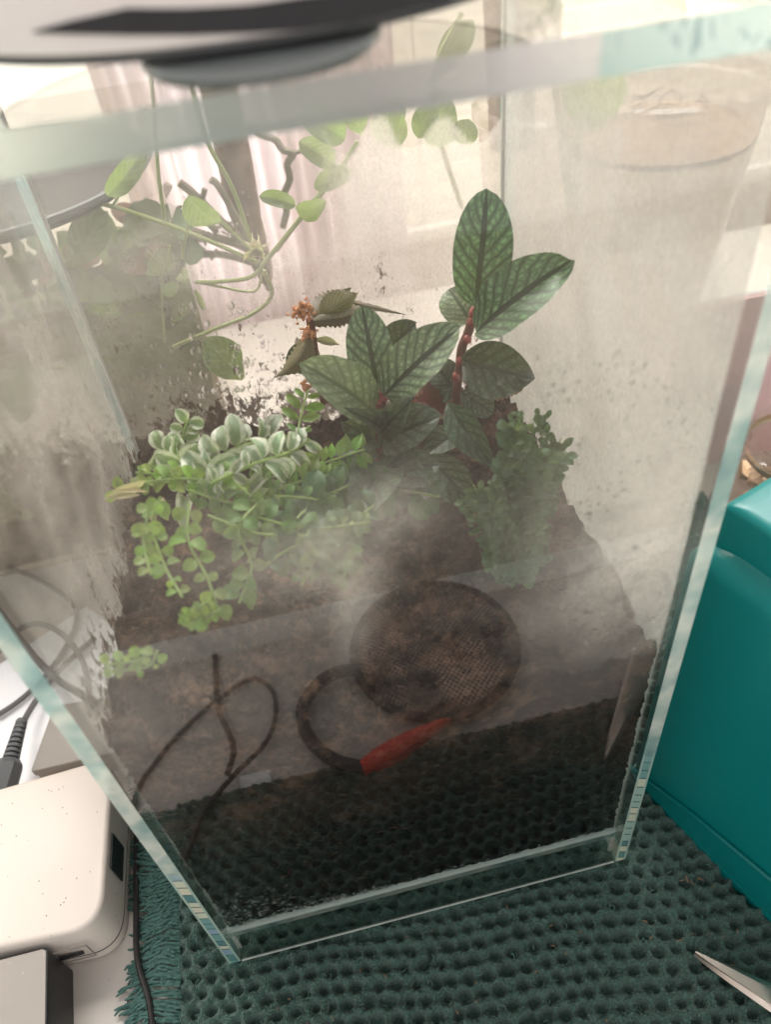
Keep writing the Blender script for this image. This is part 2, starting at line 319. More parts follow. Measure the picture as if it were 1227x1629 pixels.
# ---------------------------------------------------------------- object helpers
def mesh(name, V, F, mats, smooth=True, uv=None, fm=None, attrs=None):
    me = bpy.data.meshes.new(name); me.from_pydata([tuple(v) for v in V], [], F)
    for mt in (mats if isinstance(mats, (list, tuple)) else [mats]): me.materials.append(MAT[mt] if isinstance(mt, str) else mt)
    if smooth: me.polygons.foreach_set('use_smooth', [True] * len(F))
    if fm is not None: me.polygons.foreach_set('material_index', fm)
    if uv is not None:
        l = me.uv_layers.new(name='UVMap'); idx = np.empty(len(me.loops), dtype=np.int32); me.loops.foreach_get('vertex_index', idx)
        l.data.foreach_set('uv', np.asarray(uv, dtype=np.float32)[idx].ravel())
    for k, a in (attrs or {}).items():
        at_ = me.attributes.new(k, 'FLOAT', 'POINT'); at_.data.foreach_set('value', np.asarray(a, dtype=np.float32))
    me.update(); return me
def meta(o, label=None, cat=None, group=None, kind=None):
    if label: o['label'] = label
    if cat: o['category'] = cat
    if group: o['group'] = group
    if kind: o['kind'] = kind
    return o
def empty(name, loc, label, cat, group=None):
    o = bpy.data.objects.new(name, None); C.objects.link(o); o.location = loc; o.empty_display_size = 0.01
    return meta(o, label, cat, group)
def wloc(p):                                            # world position of a parent chain of pure translations
    v = Vector((0, 0, 0))
    while p is not None: v = v + p.location; p = p.parent
    return v
def obj(name, me, parent=None, loc=None, mw=None):
    "meshes carry world coordinates unless loc / mw place them; the parent chain is pure translation"
    o = bpy.data.objects.new(name, me); C.objects.link(o)
    if parent is not None: o.parent = parent
    pw = wloc(parent)
    if mw is not None: o.matrix_local = Matrix.Translation(-pw) @ mw
    else: o.location = (Vector(loc) if loc is not None else Vector((0, 0, 0))) - pw
    return o
class MB:
    def __init__(s): s.V = []; s.F = []; s.fm = []
    def add(s, V, F, mi=0):
        b = len(s.V); s.V += [tuple(v) for v in V]; s.F += [tuple(b + i for i in f) for f in F]; s.fm += [mi] * len(F); return s
    def box(s, x0, x1, y0, y1, z0, z1, mi=0, ems=None):
        V = [(x0, y0, z0), (x1, y0, z0), (x1, y1, z0), (x0, y1, z0), (x0, y0, z1), (x1, y0, z1), (x1, y1, z1), (x0, y1, z1)]
        F = [(0, 3, 2, 1), (4, 5, 6, 7), (0, 1, 5, 4), (1, 2, 6, 5), (2, 3, 7, 6), (3, 0, 4, 7)]
        b = len(s.V); s.V += V; s.F += [tuple(b + i for i in f) for f in F]; s.fm += list(ems) if ems else [mi] * 6; return s
    def tube(s, P, r, n=8, mi=0, cap=True):
        P = [Vector(p) for p in P]; R = r if isinstance(r, (list, tuple)) else [r] * len(P)
        V = []; F = []; up = None
        for i, p in enumerate(P):
            t = (P[min(i + 1, len(P) - 1)] - P[max(i - 1, 0)]).normalized()
            if up is None: up = t.orthogonal().normalized()
            a = (up - t * up.dot(t)); a = a.normalized() if a.length > 1e-6 else t.orthogonal().normalized(); up = a; b = t.cross(a)
            for k in range(n):
                an = 2 * math.pi * k / n; V.append(p + (a * math.cos(an) + b * math.sin(an)) * R[i])
        for i in range(len(P) - 1):
            for k in range(n): F.append((i * n + k, i * n + (k + 1) % n, (i + 1) * n + (k + 1) % n, (i + 1) * n + k))
        if cap: F.append(tuple(range(n))[::-1]); F.append(tuple((len(P) - 1) * n + k for k in range(n)))
        return s.add(V, F, mi)
    def lathe(s, cx, cy, prof, n=48, mi=0, cap=True):
        V = []; F = []
        for r, z in prof:
            for k in range(n): an = 2 * math.pi * k / n; V.append((cx + r * math.cos(an), cy + r * math.sin(an), z))
        for i in range(len(prof) - 1):
            for k in range(n): F.append((i * n + k, i * n + (k + 1) % n, (i + 1) * n + (k + 1) % n, (i + 1) * n + k))
        if cap: F.append(tuple(range(n))[::-1]); F.append(tuple((len(prof) - 1) * n + k for k in range(n)))
        return s.add(V, F, mi)
    def ball(s, c, r, seg=8, ring=5, sq=(1, 1, 1), mi=0, jit=0.0):
        V = []; F = []; c = Vector(c)
        for i in range(ring + 1):
            th = math.pi * i / ring
            for k in range(seg):
                ph = 2 * math.pi * k / seg; q = 1 + random.uniform(-jit, jit)
                V.append(c + Vector((math.sin(th) * math.cos(ph) * sq[0], math.sin(th) * math.sin(ph) * sq[1], math.cos(th) * sq[2])) * r * q)
        for i in range(ring):
            for k in range(seg): F.append((i * seg + k, (i + 1) * seg + k, (i + 1) * seg + (k + 1) % seg, i * seg + (k + 1) % seg))
        return s.add(V, F, mi)
    def prism(s, poly, z0, z1, mi=0, bev=0.0, bz=None):
        "rounded prism: outline poly in xy, small bevel at top"
        P = [Vector((p[0], p[1])) for p in poly]; n = len(P); cen = sum(P, Vector((0, 0))) / n
        rings = [(0, z0), (0, z1 - (bz or bev))]
        if bev:
            for a in (30, 60, 90): rings.append((bev * (1 - math.cos(math.radians(a))), z1 - (bz or bev) * (1 - math.sin(math.radians(a)))))
        else: rings.append((0, z1))
        V = []
        for ins, z in rings:
            for i, p in enumerate(P):
                d = (P[(i + 1) % n] - P[i - 1]); nn = Vector((-d.y, d.x)); nn = nn.normalized() if nn.length > 0 else nn
                if nn.dot(cen - p) < 0: nn = -nn
                q = p + ((cen - p) * min(.9, ins / max(1e-6, min((cen - w_).length for w_ in P))) if bev >= .01 else nn * ins); V.append((q.x, q.y, z))
        F = []
        for i in range(len(rings) - 1):
            for k in range(n): F.append((i * n + k, i * n + (k + 1) % n, (i + 1) * n + (k + 1) % n, (i + 1) * n + k))
        F.append(tuple(range(n))[::-1]); F.append(tuple((len(rings) - 1) * n + k for k in range(n)))
        return s.add(V, F, mi)
    def me(s, name, mats, smooth=False): return mesh(name, s.V, s.F, mats, smooth, fm=s.fm)
def auto(me, ang=35):
    me.polygons.foreach_set('use_smooth', [True] * len(me.polygons))
    try: me.set_sharp_from_angle(angle=math.radians(ang))
    except Exception: pass
    return me
def rrect(x0, x1, y0, y1, r, n=7):
    out = []
    for cx, cy, a0 in ((x1 - r, y1 - r, 0), (x0 + r, y1 - r, 90), (x0 + r, y0 + r, 180), (x1 - r, y0 + r, 270)):
        for k in range(n + 1): a = math.radians(a0 + 90 * k / n); out.append((cx + r * math.cos(a), cy + r * math.sin(a)))
    return out
def spline(P, n=8):
    P = [Vector(p) for p in P]; out = []
    Q = [P[0] * 2 - P[1]] + P + [P[-1] * 2 - P[-2]]
    for i in range(1, len(Q) - 2):
        for k in range(n):
            t = k / n; a, b, c, d = Q[i - 1:i + 3]
            out.append(0.5 * ((2 * b) + (c - a) * t + (2 * a - 5 * b + 4 * c - d) * t * t + (3 * b - 3 * c + d - a) * t ** 3))
    out.append(P[-1]); return out
def tubeobj(name, P, r, mat, parent=None, n=8, sm=8):
    return obj(name, auto(MB().tube(spline(P, sm), r, n).me(name, mat)), parent)

def leaf_mesh(name, mat, shape='oval', cup=0.12, arch=0.10, nu=6, nv=12, serr=0, wav=0.0, seed=0, twist=0.0, bend=0.0):
    "unit leaf: length 1 along +Y, width 1 along X, normal +Z"
    V = []; uv = []; F = []
    r0 = random.Random(seed)
    p1, p2 = r0.uniform(0, 6), r0.uniform(0, 6)
    for j in range(nv + 1):
        v = j / nv
        if shape == 'oval': w = max(0.0, 1 - abs(2 * v ** 0.95 - 1) ** 2.35) ** 0.62
        elif shape == 'ovate': w = math.sin(math.pi * v ** 0.72) ** 0.75
        elif shape == 'obovate': w = math.sin(math.pi * v ** 1.45) ** 0.6
        elif shape == 'round': w = math.sin(math.pi * v) ** 0.5
        elif shape == 'torn': w = math.sin(math.pi * min(.5, v * 1.15)) ** .6 * (1 - max(0, (v - .45) / .55) ** 2.2)
        elif shape == 'lance': w = math.sin(math.pi * v ** 0.8) ** 1.15
        else: w = math.sin(math.pi * v) ** 0.8
        w = max(w, 0.0)
        for i in range(-nu, nu + 1):
            u = i / nu; ww = w * 0.5
            if serr and abs(i) == nu: ww *= 1 + (0.13 if (j % 2) else -0.13)
            x = u * ww + bend * math.sin(math.pi * v); y = v
            z = cup * (abs(u) ** 1.3) * w * (0.5) + arch * math.sin(math.pi * v) - arch * 1.2 * v * v
            z += wav * math.sin(v * 9 + p1 + u * 2) * abs(u) * 0.5 + wav * 0.4 * math.sin(v * 17 + p2) * u
            z += twist * u * (v - 0.3)
            # the blade swells between the veins
            z += 0.006 * abs(math.sin(math.pi * (v - abs(u) * 0.32) * 7)) * (1 - abs(u)) if shape in ('oval', 'ovate') and nv > 14 else 0
            V.append((x, y, z)); uv.append((u * 0.5 + 0.5, v))
    n = 2 * nu + 1
    for j in range(nv):
        for i in range(2 * nu): a = j * n + i; F.append((a, a + 1, a + n + 1, a + n))
    return mesh(name, V, F, mat, True, uv)
def frame(base, tip, nrm, width):
    base, tip = Vector(base), Vector(tip); y = tip - base; L = y.length; y = y / L; nrm = Vector(nrm)
    z = nrm - y * nrm.dot(y); z = z.normalized() if z.length > 1e-5 else y.orthogonal().normalized(); x = y.cross(z)
    m = Matrix((x * width, y * L, z * L)).transposed().to_4x4(); m.translation = base; return m
def tocam(p, roll=0, ax=None, lean=(0, 0, 0)):
    d = (OC - Vector(p)).normalized()
    if roll: d = Matrix.Rotation(math.radians(roll), 3, ax) @ d
    return (d + Vector(lean)).normalized()
def leafpx(name, me, parent, b, yb, t, yt, wpx, roll=0, lean=(0, 0, 0.25), label=None):
    B = at(b[0], b[1], 1, yb); T = at(t[0], t[1], 1, yt); ax = (T - B).normalized()
    w = wpx / FPX * ((B + T) / 2 - OC).dot(Rm @ Vector((0, 0, 1)))
    o = obj(name, me, parent, mw=frame(B, T, tocam((B + T) / 2, roll, ax, lean), w / max(0.4, math.cos(math.radians(roll)))))
    if label: o['label'] = label
    return o

# ================================================================ the setting
DY = 0.235                                              # outer depth of the tank
def struct(name, me, kind='structure'):
    o = obj(name, me); o['kind'] = kind; return o
struct('floor', MB().box(-2.5, 2.8, -2.5, 0.9, -0.75, -0.74).me('floor', 'floor'))
desk = empty('desk', (0.1, 0.3, -0.006), 'white laminate desk carrying the tank, towel and boxes', 'desk')
obj('top', MB().box(-1.2, 1.4, -0.235, 0.775, -0.030, -0.006).me('top', 'desk'), desk)
e = obj('edging', MB().box(-1.2, 1.4, -0.262, -0.2352, -0.034, -0.004).me('edging', 'desk_edge'), desk); e['label'] = 'grey front edging strip'
wall = struct('wall', MB().box(-1.4, 1.8, 0.862, 0.90, -0.1, 0.05).me('wall', 'wall'))
struct('sky', MB().box(-3.0, 3.6, 1.6, 1.62, -0.8, 3.0).me('sky', 'sky'))
# pink wall seen beyond the right of the tank
pk = empty('pink_wall_panel', (0.62, 0.30, 0), 'pale pink wall panel behind the glass jar on the right', 'book')
obj('cover', MB().box(0.43, 0.75, 0.330, 0.336, -0.006, 0.17).me('cover', 'pinkcloth'), pk)
obj('backing', MB().box(0.435, 0.745, 0.3365, 0.346, -0.002, 0.166).me('backing', 'paper'), pk)
# window blind
bl = empty('window_blind', (0.75, 0.8, 1.2), 'cream horizontal window blind behind the glass tank', 'blind')
sl = MB().box(-0.65, 0.65, -0.0145, 0.0145, -0.0007, 0.0007).me('slat', 'slat')
for k in range(44):
    z = 0.075 + k * 0.026
    o = obj('slat', sl, bl, mw=Matrix.Translation((0.80, 0.83, z)) @ Matrix.Rotation(math.radians(72), 4, 'X'))
for x in (0.33, 0.75, 1.2):
    obj('cord', MB().tube([(x, 0.815, 0.06), (x, 0.815, 1.25)], 0.0012, 5).me('cord', 'slat'), bl)
obj('bottom_rail', MB().box(0.15, 1.45, 0.818, 0.842, 0.045, 0.058).me('bottom_rail', 'slat'), bl)
# curtain
V = []; F = []; nx = 90
for i in range(nx + 1):
    for j in range(2):
        x = -0.03 + 0.33 * i / nx; V.append((x, 0.79 + 0.012 * math.sin(i * 0.9) + 0.006 * math.sin(i * 0.37 + 1), -0.3 if j == 0 else 1.4))
for i in range(nx): F.append((2 * i, 2 * i + 2, 2 * i + 3, 2 * i + 1))
o = obj('curtain', mesh('curtain', V, F, 'curtain')); meta(o, 'pale lilac sheer curtain hanging in folds behind the bare branch', 'curtain')

V = []; F = []; nx = 120
for i in range(nx + 1):
    for j in range(2):
        x = -1.25 + 1.24 * i / nx; V.append((x, 0.80 + 0.010 * math.sin(i * 0.55) + 0.006 * math.sin(i * 0.23 + 1), -0.3 if j == 0 else 1.4))
for i in range(nx): F.append((2 * i, 2 * i + 2, 2 * i + 3, 2 * i + 1))
o = obj('curtain', mesh('curtain', V, F, 'cream_curtain')); meta(o, 'cream sheer curtain hanging at the upper left behind the second tank', 'curtain')

# ================================================================ towel
tx0, tx1, ty0, ty1 = -0.032, 0.46, -0.112, 0.30
st = 0.0008
xs = np.arange(tx0, tx1, st); ys = np.arange(ty0, ty1, st)
X, Y = np.meshgrid(xs, ys)
a = math.radians(-7)
U = X * math.cos(a) + Y * math.sin(a); Vv = -X * math.sin(a) + Y * math.cos(a)
U = U + 0.0016 * np.sin(Vv * 60) + 0.001 * np.sin(U * 90 + 1); Vv = Vv + 0.0018 * np.sin(U * 45 + 2)
PU, PV = 0.0108, 0.0088
row = np.floor(Vv / PV); fu = (U / PU + 0.5 * (row % 2)) % 1 - 0.5; fv = (Vv / PV) % 1 - 0.5
hid = np.floor(U / PU + 0.5 * (row % 2)) * 7.13 + row * 3.71; hr = np.abs(np.sin(hid * 12.9898) * 43758.5) % 1
fu = fu + (hr - 0.5) * 0.20
def smooth(a, k):
    for _ in range(k): a = (a + np.roll(a, 1, 0) + np.roll(a, -1, 0) + np.roll(a, 1, 1) + np.roll(a, -1, 1)) / 5
    return a
n6 = smooth(rng.normal(size=X.shape), 14); n6 /= n6.std(); n2_ = smooth(rng.normal(size=X.shape), 3); n2_ /= n2_.std()
rad = ((fu * PU / 0.0032) ** 2 + (fv * PV / 0.0023) ** 2) * (1 + 0.30 * n6)
hole = np.exp(-np.maximum(rad, 0) ** 2.6) * (0.65 + 0.45 * hr)
# knots of yarn between the gaps: loops wrap round each gap
loop = 0.5 + 0.5 * np.cos(2 * math.pi * np.sqrt(np.maximum((fu * PU) ** 2 + (fv * PV * 1.25) ** 2, 0)) / 0.00175 + n6 * 1.2)
knot = (0.5 - 0.5 * np.cos(2 * math.pi * fu)) * 0.6 + (0.5 - 0.5 * np.cos(2 * math.pi * fv)) * 0.5
H = 0.0046 * knot + 0.0009 * loop + 0.0005 * n6 + 0.00035 * n2_ - 0.0100 * hole
H = H - 0.0015 + 0.0008 * np.sin(X * 38) * np.cos(Y * 31)
under = (X > -0.004) & (X < 0.254) & (Y > -0.004) & (Y < DY + 0.004)
under2 = (X > -0.012) & (X < 0.262) & (Y > -0.010) & (Y < DY + 0.004)
H = np.where(under2, H - 0.0014, H); H = np.where(under, np.minimum(H, -0.0006), H)
ny, nx = X.shape; edge = np.minimum.reduce([X - tx0, tx1 - X, Y - ty0, ty1 - Y]); H = np.where(edge < 0.003, np.minimum(H, -0.0052 + edge), H)
H = np.maximum(H, -0.0056)
idx = np.arange(nx * ny).reshape(ny, nx); Fq = np.stack([idx[:-1, :-1], idx[:-1, 1:], idx[1:, 1:], idx[1:, :-1]], -1).reshape(-1, 4)
me = bpy.data.meshes.new('weave'); nvt = nx * ny
me.vertices.add(nvt); me.vertices.foreach_set('co', np.stack([X, Y, H], -1).astype(np.float32).ravel())
me.loops.add(Fq.size); me.loops.foreach_set('vertex_index', Fq.astype(np.int32).ravel())
me.polygons.add(len(Fq)); me.polygons.foreach_set('loop_start', np.arange(0, Fq.size, 4, dtype=np.int32)); me.polygons.foreach_set('loop_total', np.full(len(Fq), 4, dtype=np.int32))
me.polygons.foreach_set('use_smooth', np.ones(len(Fq), dtype=bool))
a_ = me.attributes.new('hole', 'FLOAT', 'POINT'); a_.data.foreach_set('value', hole.astype(np.float32).ravel())
me.update(); me.materials.append(MAT['towel'])
towel = empty('towel', (0.1, 0.0, -0.006), 'dark teal open weave towel with fringed left edge under the glass tank', 'towel')
obj('weave', me, towel)
fb = MB()
for k in range(420):
    y = -0.108 + k * 0.00088 + random.uniform(-0.001, 0.001)
    cl = math.sin(k * 0.25) * 0.003; L = 0.030 + random.uniform(-0.006, 0.006) + 0.004 * math.sin(k * 0.07); ph = k * 0.11 + random.uniform(-.5, .5); amp = random.uniform(.0004, .0010); fq = random.uniform(11, 17)
    P = []
    for i in range(17):
        t = i / 16; P.append((-0.030 - L * t, y + cl * t * t + amp * math.sin(t * fq + ph) * (0.3 + t) + 0.002 * math.sin(t * 5 + k * 0.045), -0.0046 + random.uniform(0, .0022) + 0.003 * math.sin(t * 3.1) + random.uniform(-.0003, .0006)))
    fb.tube(P, [0.00085] * 16 + [0.0005], 5)
f = obj('fringe', auto(fb.me('fringe', 'fringe')), towel); f['kind'] = 'stuff'
tg = obj('care_tag', MB().box(0.014, 0.036, -0.122, -0.112, -0.005, -0.0042).me('care_tag', 'paper'), towel)
tg['label'] = 'small white care tag at the front hem'

# ================================================================ glass tank
HT = 0.4495; T = 0.0068; WX = 0.25
tank = empty('glass_tank', (0.125, DY / 2, 0), 'tall frameless glass tank with green tinted edges, fogged and half full of soil', 'terrarium')
def pane(name, x0, x1, y0, y1, z0, z1, ems, mats=('glass', 'edge', 'rim')):
    return obj(name, MB().box(x0, x1, y0, y1, z0, z1, ems=ems).me(name, list(mats)), tank)
g = 0.0003
# face order: bottom, top, front(-y), right, back, left ; slots 0 glass 1 edge 2 rim
pane('front_pane', T + g, WX - T - g, 0, T, 0, HT, (0, 2, 3, 0, 4, 0), ('glass', 'edge', 'rim', 'glass_out', 'glass_in'))
pane('back_pane', T + g, WX - T - g, DY - T, DY, 0, HT, (0, 2, 0, 1, 0, 1))
pane('side_pane', 0, T, 0, DY, 0, HT, (1, 2, 1, 0, 1, 0))
pane('side_pane', WX - T, WX, 0, DY, 0, HT, (1, 2, 1, 0, 1, 0))
pane('bottom_pane', T + g, WX - T - g, T + g, DY - T - g, 0.020, 0.027, (0, 0, 2, 2, 2, 2))
pane('lid_pane', -0.001, WX + 0.001, -0.001, DY + 0.001, HT + 0.0002, HT + 0.0092, (0, 0, 3, 1, 1, 1), ('glass', 'edge', 'rim', 'lidedge'))
silic = simple('clear_silicone', (0.75, 0.74, 0.70), 0.3)
for x in (T + 0.0012, WX - T - 0.0012):
    sb = MB(); sb.tube([(x, DY - T - 0.0012, 0.027), (x, DY - T - 0.0012, HT - 0.002)], 0.0012, 6)
    obj('corner_seam', auto(sb.me('corner_seam', [silic])), tank)
obj('front_seam', auto(MB().tube([(T, T + 0.0016, 0.0285), (WX - T, T + 0.0016, 0.0285)], 0.0024, 8).me('front_seam', [simple('cloudy_silicone', (0.50, 0.58, 0.55), 0.5)])), tank)

obj('edge_glint', auto(MB().tube([(T + .001, -0.0002, 0.0009), (WX - T - .001, -0.0002, 0.0009)], 0.0006, 6).me('edge_glint', [simple('painted_glint', (0.45, 0.50, 0.46), 0.2)])), tank)  # pale tube stands for light caught along the pane's lower edge
for x in (T + 0.0009, WX - T - 0.0009):
    obj('corner_bead', auto(MB().tube([(x, T + .0008, .0005), (x, T + .0008, .0195)], 0.0009, 6).me('corner_bead', [silic])), tank)
def fnoise(p, sc, o=4):
    return noise.fractal(Vector(p) * sc, 0.6, 2.0, o)
def pxy(p):
    d = Vector(p) - OC; x = RX * d.x + RY * d.y + RZ * d.z; return 613.5 + FPX * x.x / x.z, 814.5 + FPX * x.y / x.z
def film(name, axis, val, a0, a1, z0, z1, fn, n=(90, 150), label=None):
    V = []; fo = []; di = []
    for j in range(n[1] + 1):
        z = z0 + (z1 - z0) * j / n[1]
        for i in range(n[0] + 1):
            q = a0 + (a1 - a0) * i / n[0]; p = (q, val, z) if axis == 1 else (val, q, z)
            V.append(p); a, b = fn(q, z, p); fo.append(min(1, max(0, a))); di.append(min(1, max(0, b)))
    F = [(j * (n[0] + 1) + i, j * (n[0] + 1) + i + 1, (j + 1) * (n[0] + 1) + i + 1, (j + 1) * (n[0] + 1) + i) for j in range(n[1]) for i in range(n[0])]
    o = obj(name, mesh(name, V, F, 'fog', True, attrs={'fog': fo, 'dirt': di}), tank); o['kind'] = 'stuff'
    if label: o['label'] = label
    return o
def bl2(q, z, cq, cz, rq, rz): return math.exp(-(((q - cq) / rq) ** 2 + ((z - cz) / rz) ** 2))
SH = 0.213                                              # mean height of the soil surface
def soil_h(x, y):
    h = SH + 0.016 * math.exp(-((x - 0.02) / 0.05) ** 2) * (0.5 + 0.5 * math.cos(y * 12)) + 0.006 * math.sin(x * 30 + 1) - 0.008 * (x / 0.25)
    h += 0.010 * math.exp(-(((x - 0.13) / 0.06) ** 2 + ((y - 0.19) / 0.06) ** 2))
    return h + 0.008 * fnoise((x, y, 0), 38) + 0.0040 * fnoise((x, y, 3), 160)
def f_front(q, z, p):
    n = fnoise(p, 22); px, py = pxy(p)
    def B(cx, cy, rx, ry): return math.exp(-(((px - cx) / rx) ** 2 + ((py - cy) / ry) ** 2))
    f = 0.02 + 0.27 * B(450, 870, 170, 80) + 0.10 * B(640, 800, 90, 50) + 0.38 * B(1010, 850, 120, 160) + 0.03 * B(820, 800, 120, 120) + 0.10 * B(560, 950, 30, 100) \
        + 0.10 * B(950, 980, 200, 70) + 0.46 * B(1090, 850, 65, 300) + 0.16 * B(60, 500, 160, 400) + 0.05 * B(250, 1050, 160, 120) + 0.10 * B(200, 1280, 60, 150)
    ax_, ay_, bx2, by2 = 540, 1080, 650, 770; tt = ((px - ax_) * (bx2 - ax_) + (py - ay_) * (by2 - ay_)) / ((bx2 - ax_) ** 2 + (by2 - ay_) ** 2); tt = min(1, max(0, tt))
    ds = math.hypot(px - ax_ - tt * (bx2 - ax_), py - ay_ - tt * (by2 - ay_)); f += 0.09 * math.exp(-(ds / (14 + 34 * tt)) ** 2) * (1 - abs(tt - .55) * 1.1)  # pale diagonal glare painted into the mist
    f *= 1 + 0.7 * n
    d = 0.0
    if z < SH: f *= 0.85; d = 0.22
    if py > 1230: f *= 0.35
    return f, d
def f_back(q, z, p):
    n = fnoise(p, 20); px, py = pxy(p)
    top = 205 + 25 * math.sin(px * 0.06) + 20 * n
    r = min(1, max(0, (px - 500) / 80)) * min(1, max(0, (py - top) / 14))
    f = 0.10 + 0.50 * r + 0.14 * n + 0.12 * min(1, max(0, (py - 330) / 150))
    d = 0.50 * min(1, max(0, (py - 250) / 200))
    h = soil_h(q, DY - T); k = (z - h)
    d += (0.10 + 0.25 * n) * math.exp(-(((px - 625) / 75) ** 2 + ((py - 400) / 70) ** 2))
    d += 0.75 * math.exp(-max(0, k) / 0.016) + 0.25 * math.exp(-((px - 500) / 120) ** 2) * math.exp(-max(0, k) / 0.05)
    return f, d
def f_left(q, z, p):
    n = fnoise(p, 18); n2 = fnoise((q * 4, 0, z), 30)
    f = 0.17 + 0.20 * n + 0.05 * n2
    k = z - soil_h(T, q); d = 0.42 + 0.45 * math.exp(-max(0, k) / 0.04) if k > -0.004 else 0.5
    return f, d
def f_right(q, z, p):
    n = fnoise(p, 14)
    f = 0.80 + 0.12 * n - 0.28 * min(1, max(0, (z - 0.375) / 0.05))
    k = z - soil_h(WX - T, q); d = 0.1 + 0.45 * math.exp(-max(0, k) / 0.015)
    return f, d
film('condensation', 1, T + 0.0006, T, WX - T, 0.0275, HT - 0.004, f_front, (120, 210), 'patchy mist and a painted glare streak on the front pane')
film('condensation', 1, DY - T - 0.0006, T, WX - T, 0.0275, HT - 0.006, f_back, (120, 200), 'mist and soil specks on the back pane')
film('condensation', 0, T + 0.0006, T + 0.001, DY - T - 0.001, 0.0275, HT - 0.006, f_left, (100, 200), 'streaked dirt and mist on the left pane')
film('condensation', 0, WX - T - 0.0006, T + 0.001, DY - T - 0.001, 0.0275, HT - 0.006, f_right, (100, 200), 'dense beige mist on the right pane')

# water drops
db = MB()
def drop(p, nrm, r, sq=0.45, tall=1.0):
    n = Vector(nrm).normalized(); c = Vector(p); a = n.orthogonal().normalized()
    if abs(n.z) < 0.5: a = n.cross(Vector((0, 0, 1))).normalized()
    b = n.cross(a); V = [c + n * r * sq]; F = []; seg = 8
    for th in (0.5, 1.05, 1.57):
        for k in range(seg):
            ph = 2 * math.pi * k / seg; V.append(c + (a * math.cos(ph) + b * math.sin(ph) * tall) * r * math.sin(th) + n * r * sq * math.cos(th))
    for k in range(seg): F.append((0, 1 + k, 1 + (k + 1) % seg))
    for i in range(2):
        for k in range(seg): F.append((1 + i * seg + k, 1 + (i + 1) * seg + k, 1 + (i + 1) * seg + (k + 1) % seg, 1 + i * seg + (k + 1) % seg))
    db.add(V, F)
for _ in range(420):
    px = random.gauss(350, 90); py = random.gauss(620, 60)
    p = at(px, py, 1, DY - T - 0.001)
    if T < p.x < WX - T and p.z > SH + 0.008: drop(p, (0, -1, 0), random.choice([.0005, .0006, .0008, .0011, .0016, .0022]), 0.5, random.uniform(.9, 1.4))
for _ in range(120):
    px = random.uniform(200, 780); py = random.uniform(300, 600); p = at(px, py, 1, DY - T - 0.001)
    if T < p.x < WX - T: drop(p, (0, -1, 0), random.choice([.0004, .0005, .0008]), 0.5)
for px, py, r in ((232, 597, .0026), (228, 583, .0016), (206, 600, .0014), (380, 640, .0022), (352, 655, .0019), (404, 636, .0024), (671, 380, .0016)):
    drop(at(px, py, 1, DY - T - 0.001), (0, -1, 0), r, 0.5, 1.2)
for px, py, r in ((932, 972, .0016), (918, 985, .0011), (945, 1000, .0010), (905, 1010, .0011), (1010, 870, .0014), (880, 1060, .0013), (868, 1075, .0012), (848, 795, .001), (920, 740, .0007), (990, 1010, .0010), (770, 940, .0021)):
    drop(at(px, py, 1, T + 0.0008), (0, 1, 0), r, 0.5)
for _ in range(170):
    drop(at(random.uniform(200, 1060), random.uniform(760, 1200), 1, T + 0.0008), (0, 1, 0), random.uniform(.0004, .0009), 0.5)
for _ in range(520):                                     # fine beads on the misted part of the front pane
    px = random.gauss(960, 90); py = random.uniform(560, 1080); p = at(px, py, 1, T + 0.0008)
    if p.x < WX - T - .002: drop(p, (0, 1, 0), random.choice([.0003, .0003, .0004, .0005, .0007]), 0.5, random.uniform(.9, 1.5))
for _ in range(520):                                     # beads at the foot of the front pane
    px = random.uniform(330, 620) if random.random() < .8 else random.uniform(620, 980); base = 1490 - (px - 330) * 0.262
    py = base - abs(random.gauss(0, 1)) * (26 if px < 470 else 12) * max(0.25, 1 - (px - 330) / 420); p = at(px, py, 1, T + 0.0008)
    if p.z > 0.029 and p.x > T + .001: drop(p, (0, 1, 0), random.uniform(.0006, .0016), 0.5, random.uniform(.5, 1))
o = obj('water_drops', auto(db.me('water_drops', 'drop'), 60)); meta(o, 'clear water beads clinging to the inside of the tank panes', 'water drops', kind='stuff')

# ================================================================ soil
def soil_block():
    x0, x1, y0, y1 = T + 0.0009, WX - T - 0.0009, T + 0.0011, DY - T - 0.0012; n = 130; z0 = 0.0278
    V = []; F = []; idx = {}
    for j in range(n + 1):
        for i in range(n + 1):
            x = x0 + (x1 - x0) * i / n; y = y0 + (y1 - y0) * j / n; V.append((x, y, soil_h(x, y)))
    for j in range(n):
        for i in range(n): a = j * (n + 1) + i; F.append((a, a + 1, a + n + 2, a + n + 1))
    ring = [(i, 0) for i in range(n)] + [(n, j) for j in range(n)] + [(i, n) for i in range(n, 0, -1)] + [(0, j) for j in range(n, 0, -1)]
    m = 100; cx, cy = (x0 + x1) / 2, (y0 + y1) / 2; prev = [j * (n + 1) + i for i, j in ring]
    for k in range(1, m + 1):
        cur = []
        for (i, j), pi in zip(ring, prev):
            tx, ty, tz = V[j * (n + 1) + i]; z = tz + (z0 - tz) * k / m
            q = 0.0006 + 0.0014 * fnoise((tx, ty, z), 60) + 0.0010 * fnoise((tx, ty, z), 240); q = max(0, q)
            x = tx + (q * .35 if i == 0 else -q * .35 if i == n else 0); y = ty + (q if j == 0 else -q if j == n else 0)
            cur.append(len(V)); V.append((x, y, z))
        L = len(ring)
        for a in range(L): F.append((prev[a], cur[a], cur[(a + 1) % L], prev[(a + 1) % L]))
        prev = cur
    F.append(tuple(prev))
    return mesh('soil', V, F, 'soil')
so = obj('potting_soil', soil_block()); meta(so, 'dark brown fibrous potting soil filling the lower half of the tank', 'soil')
fbm = MB()
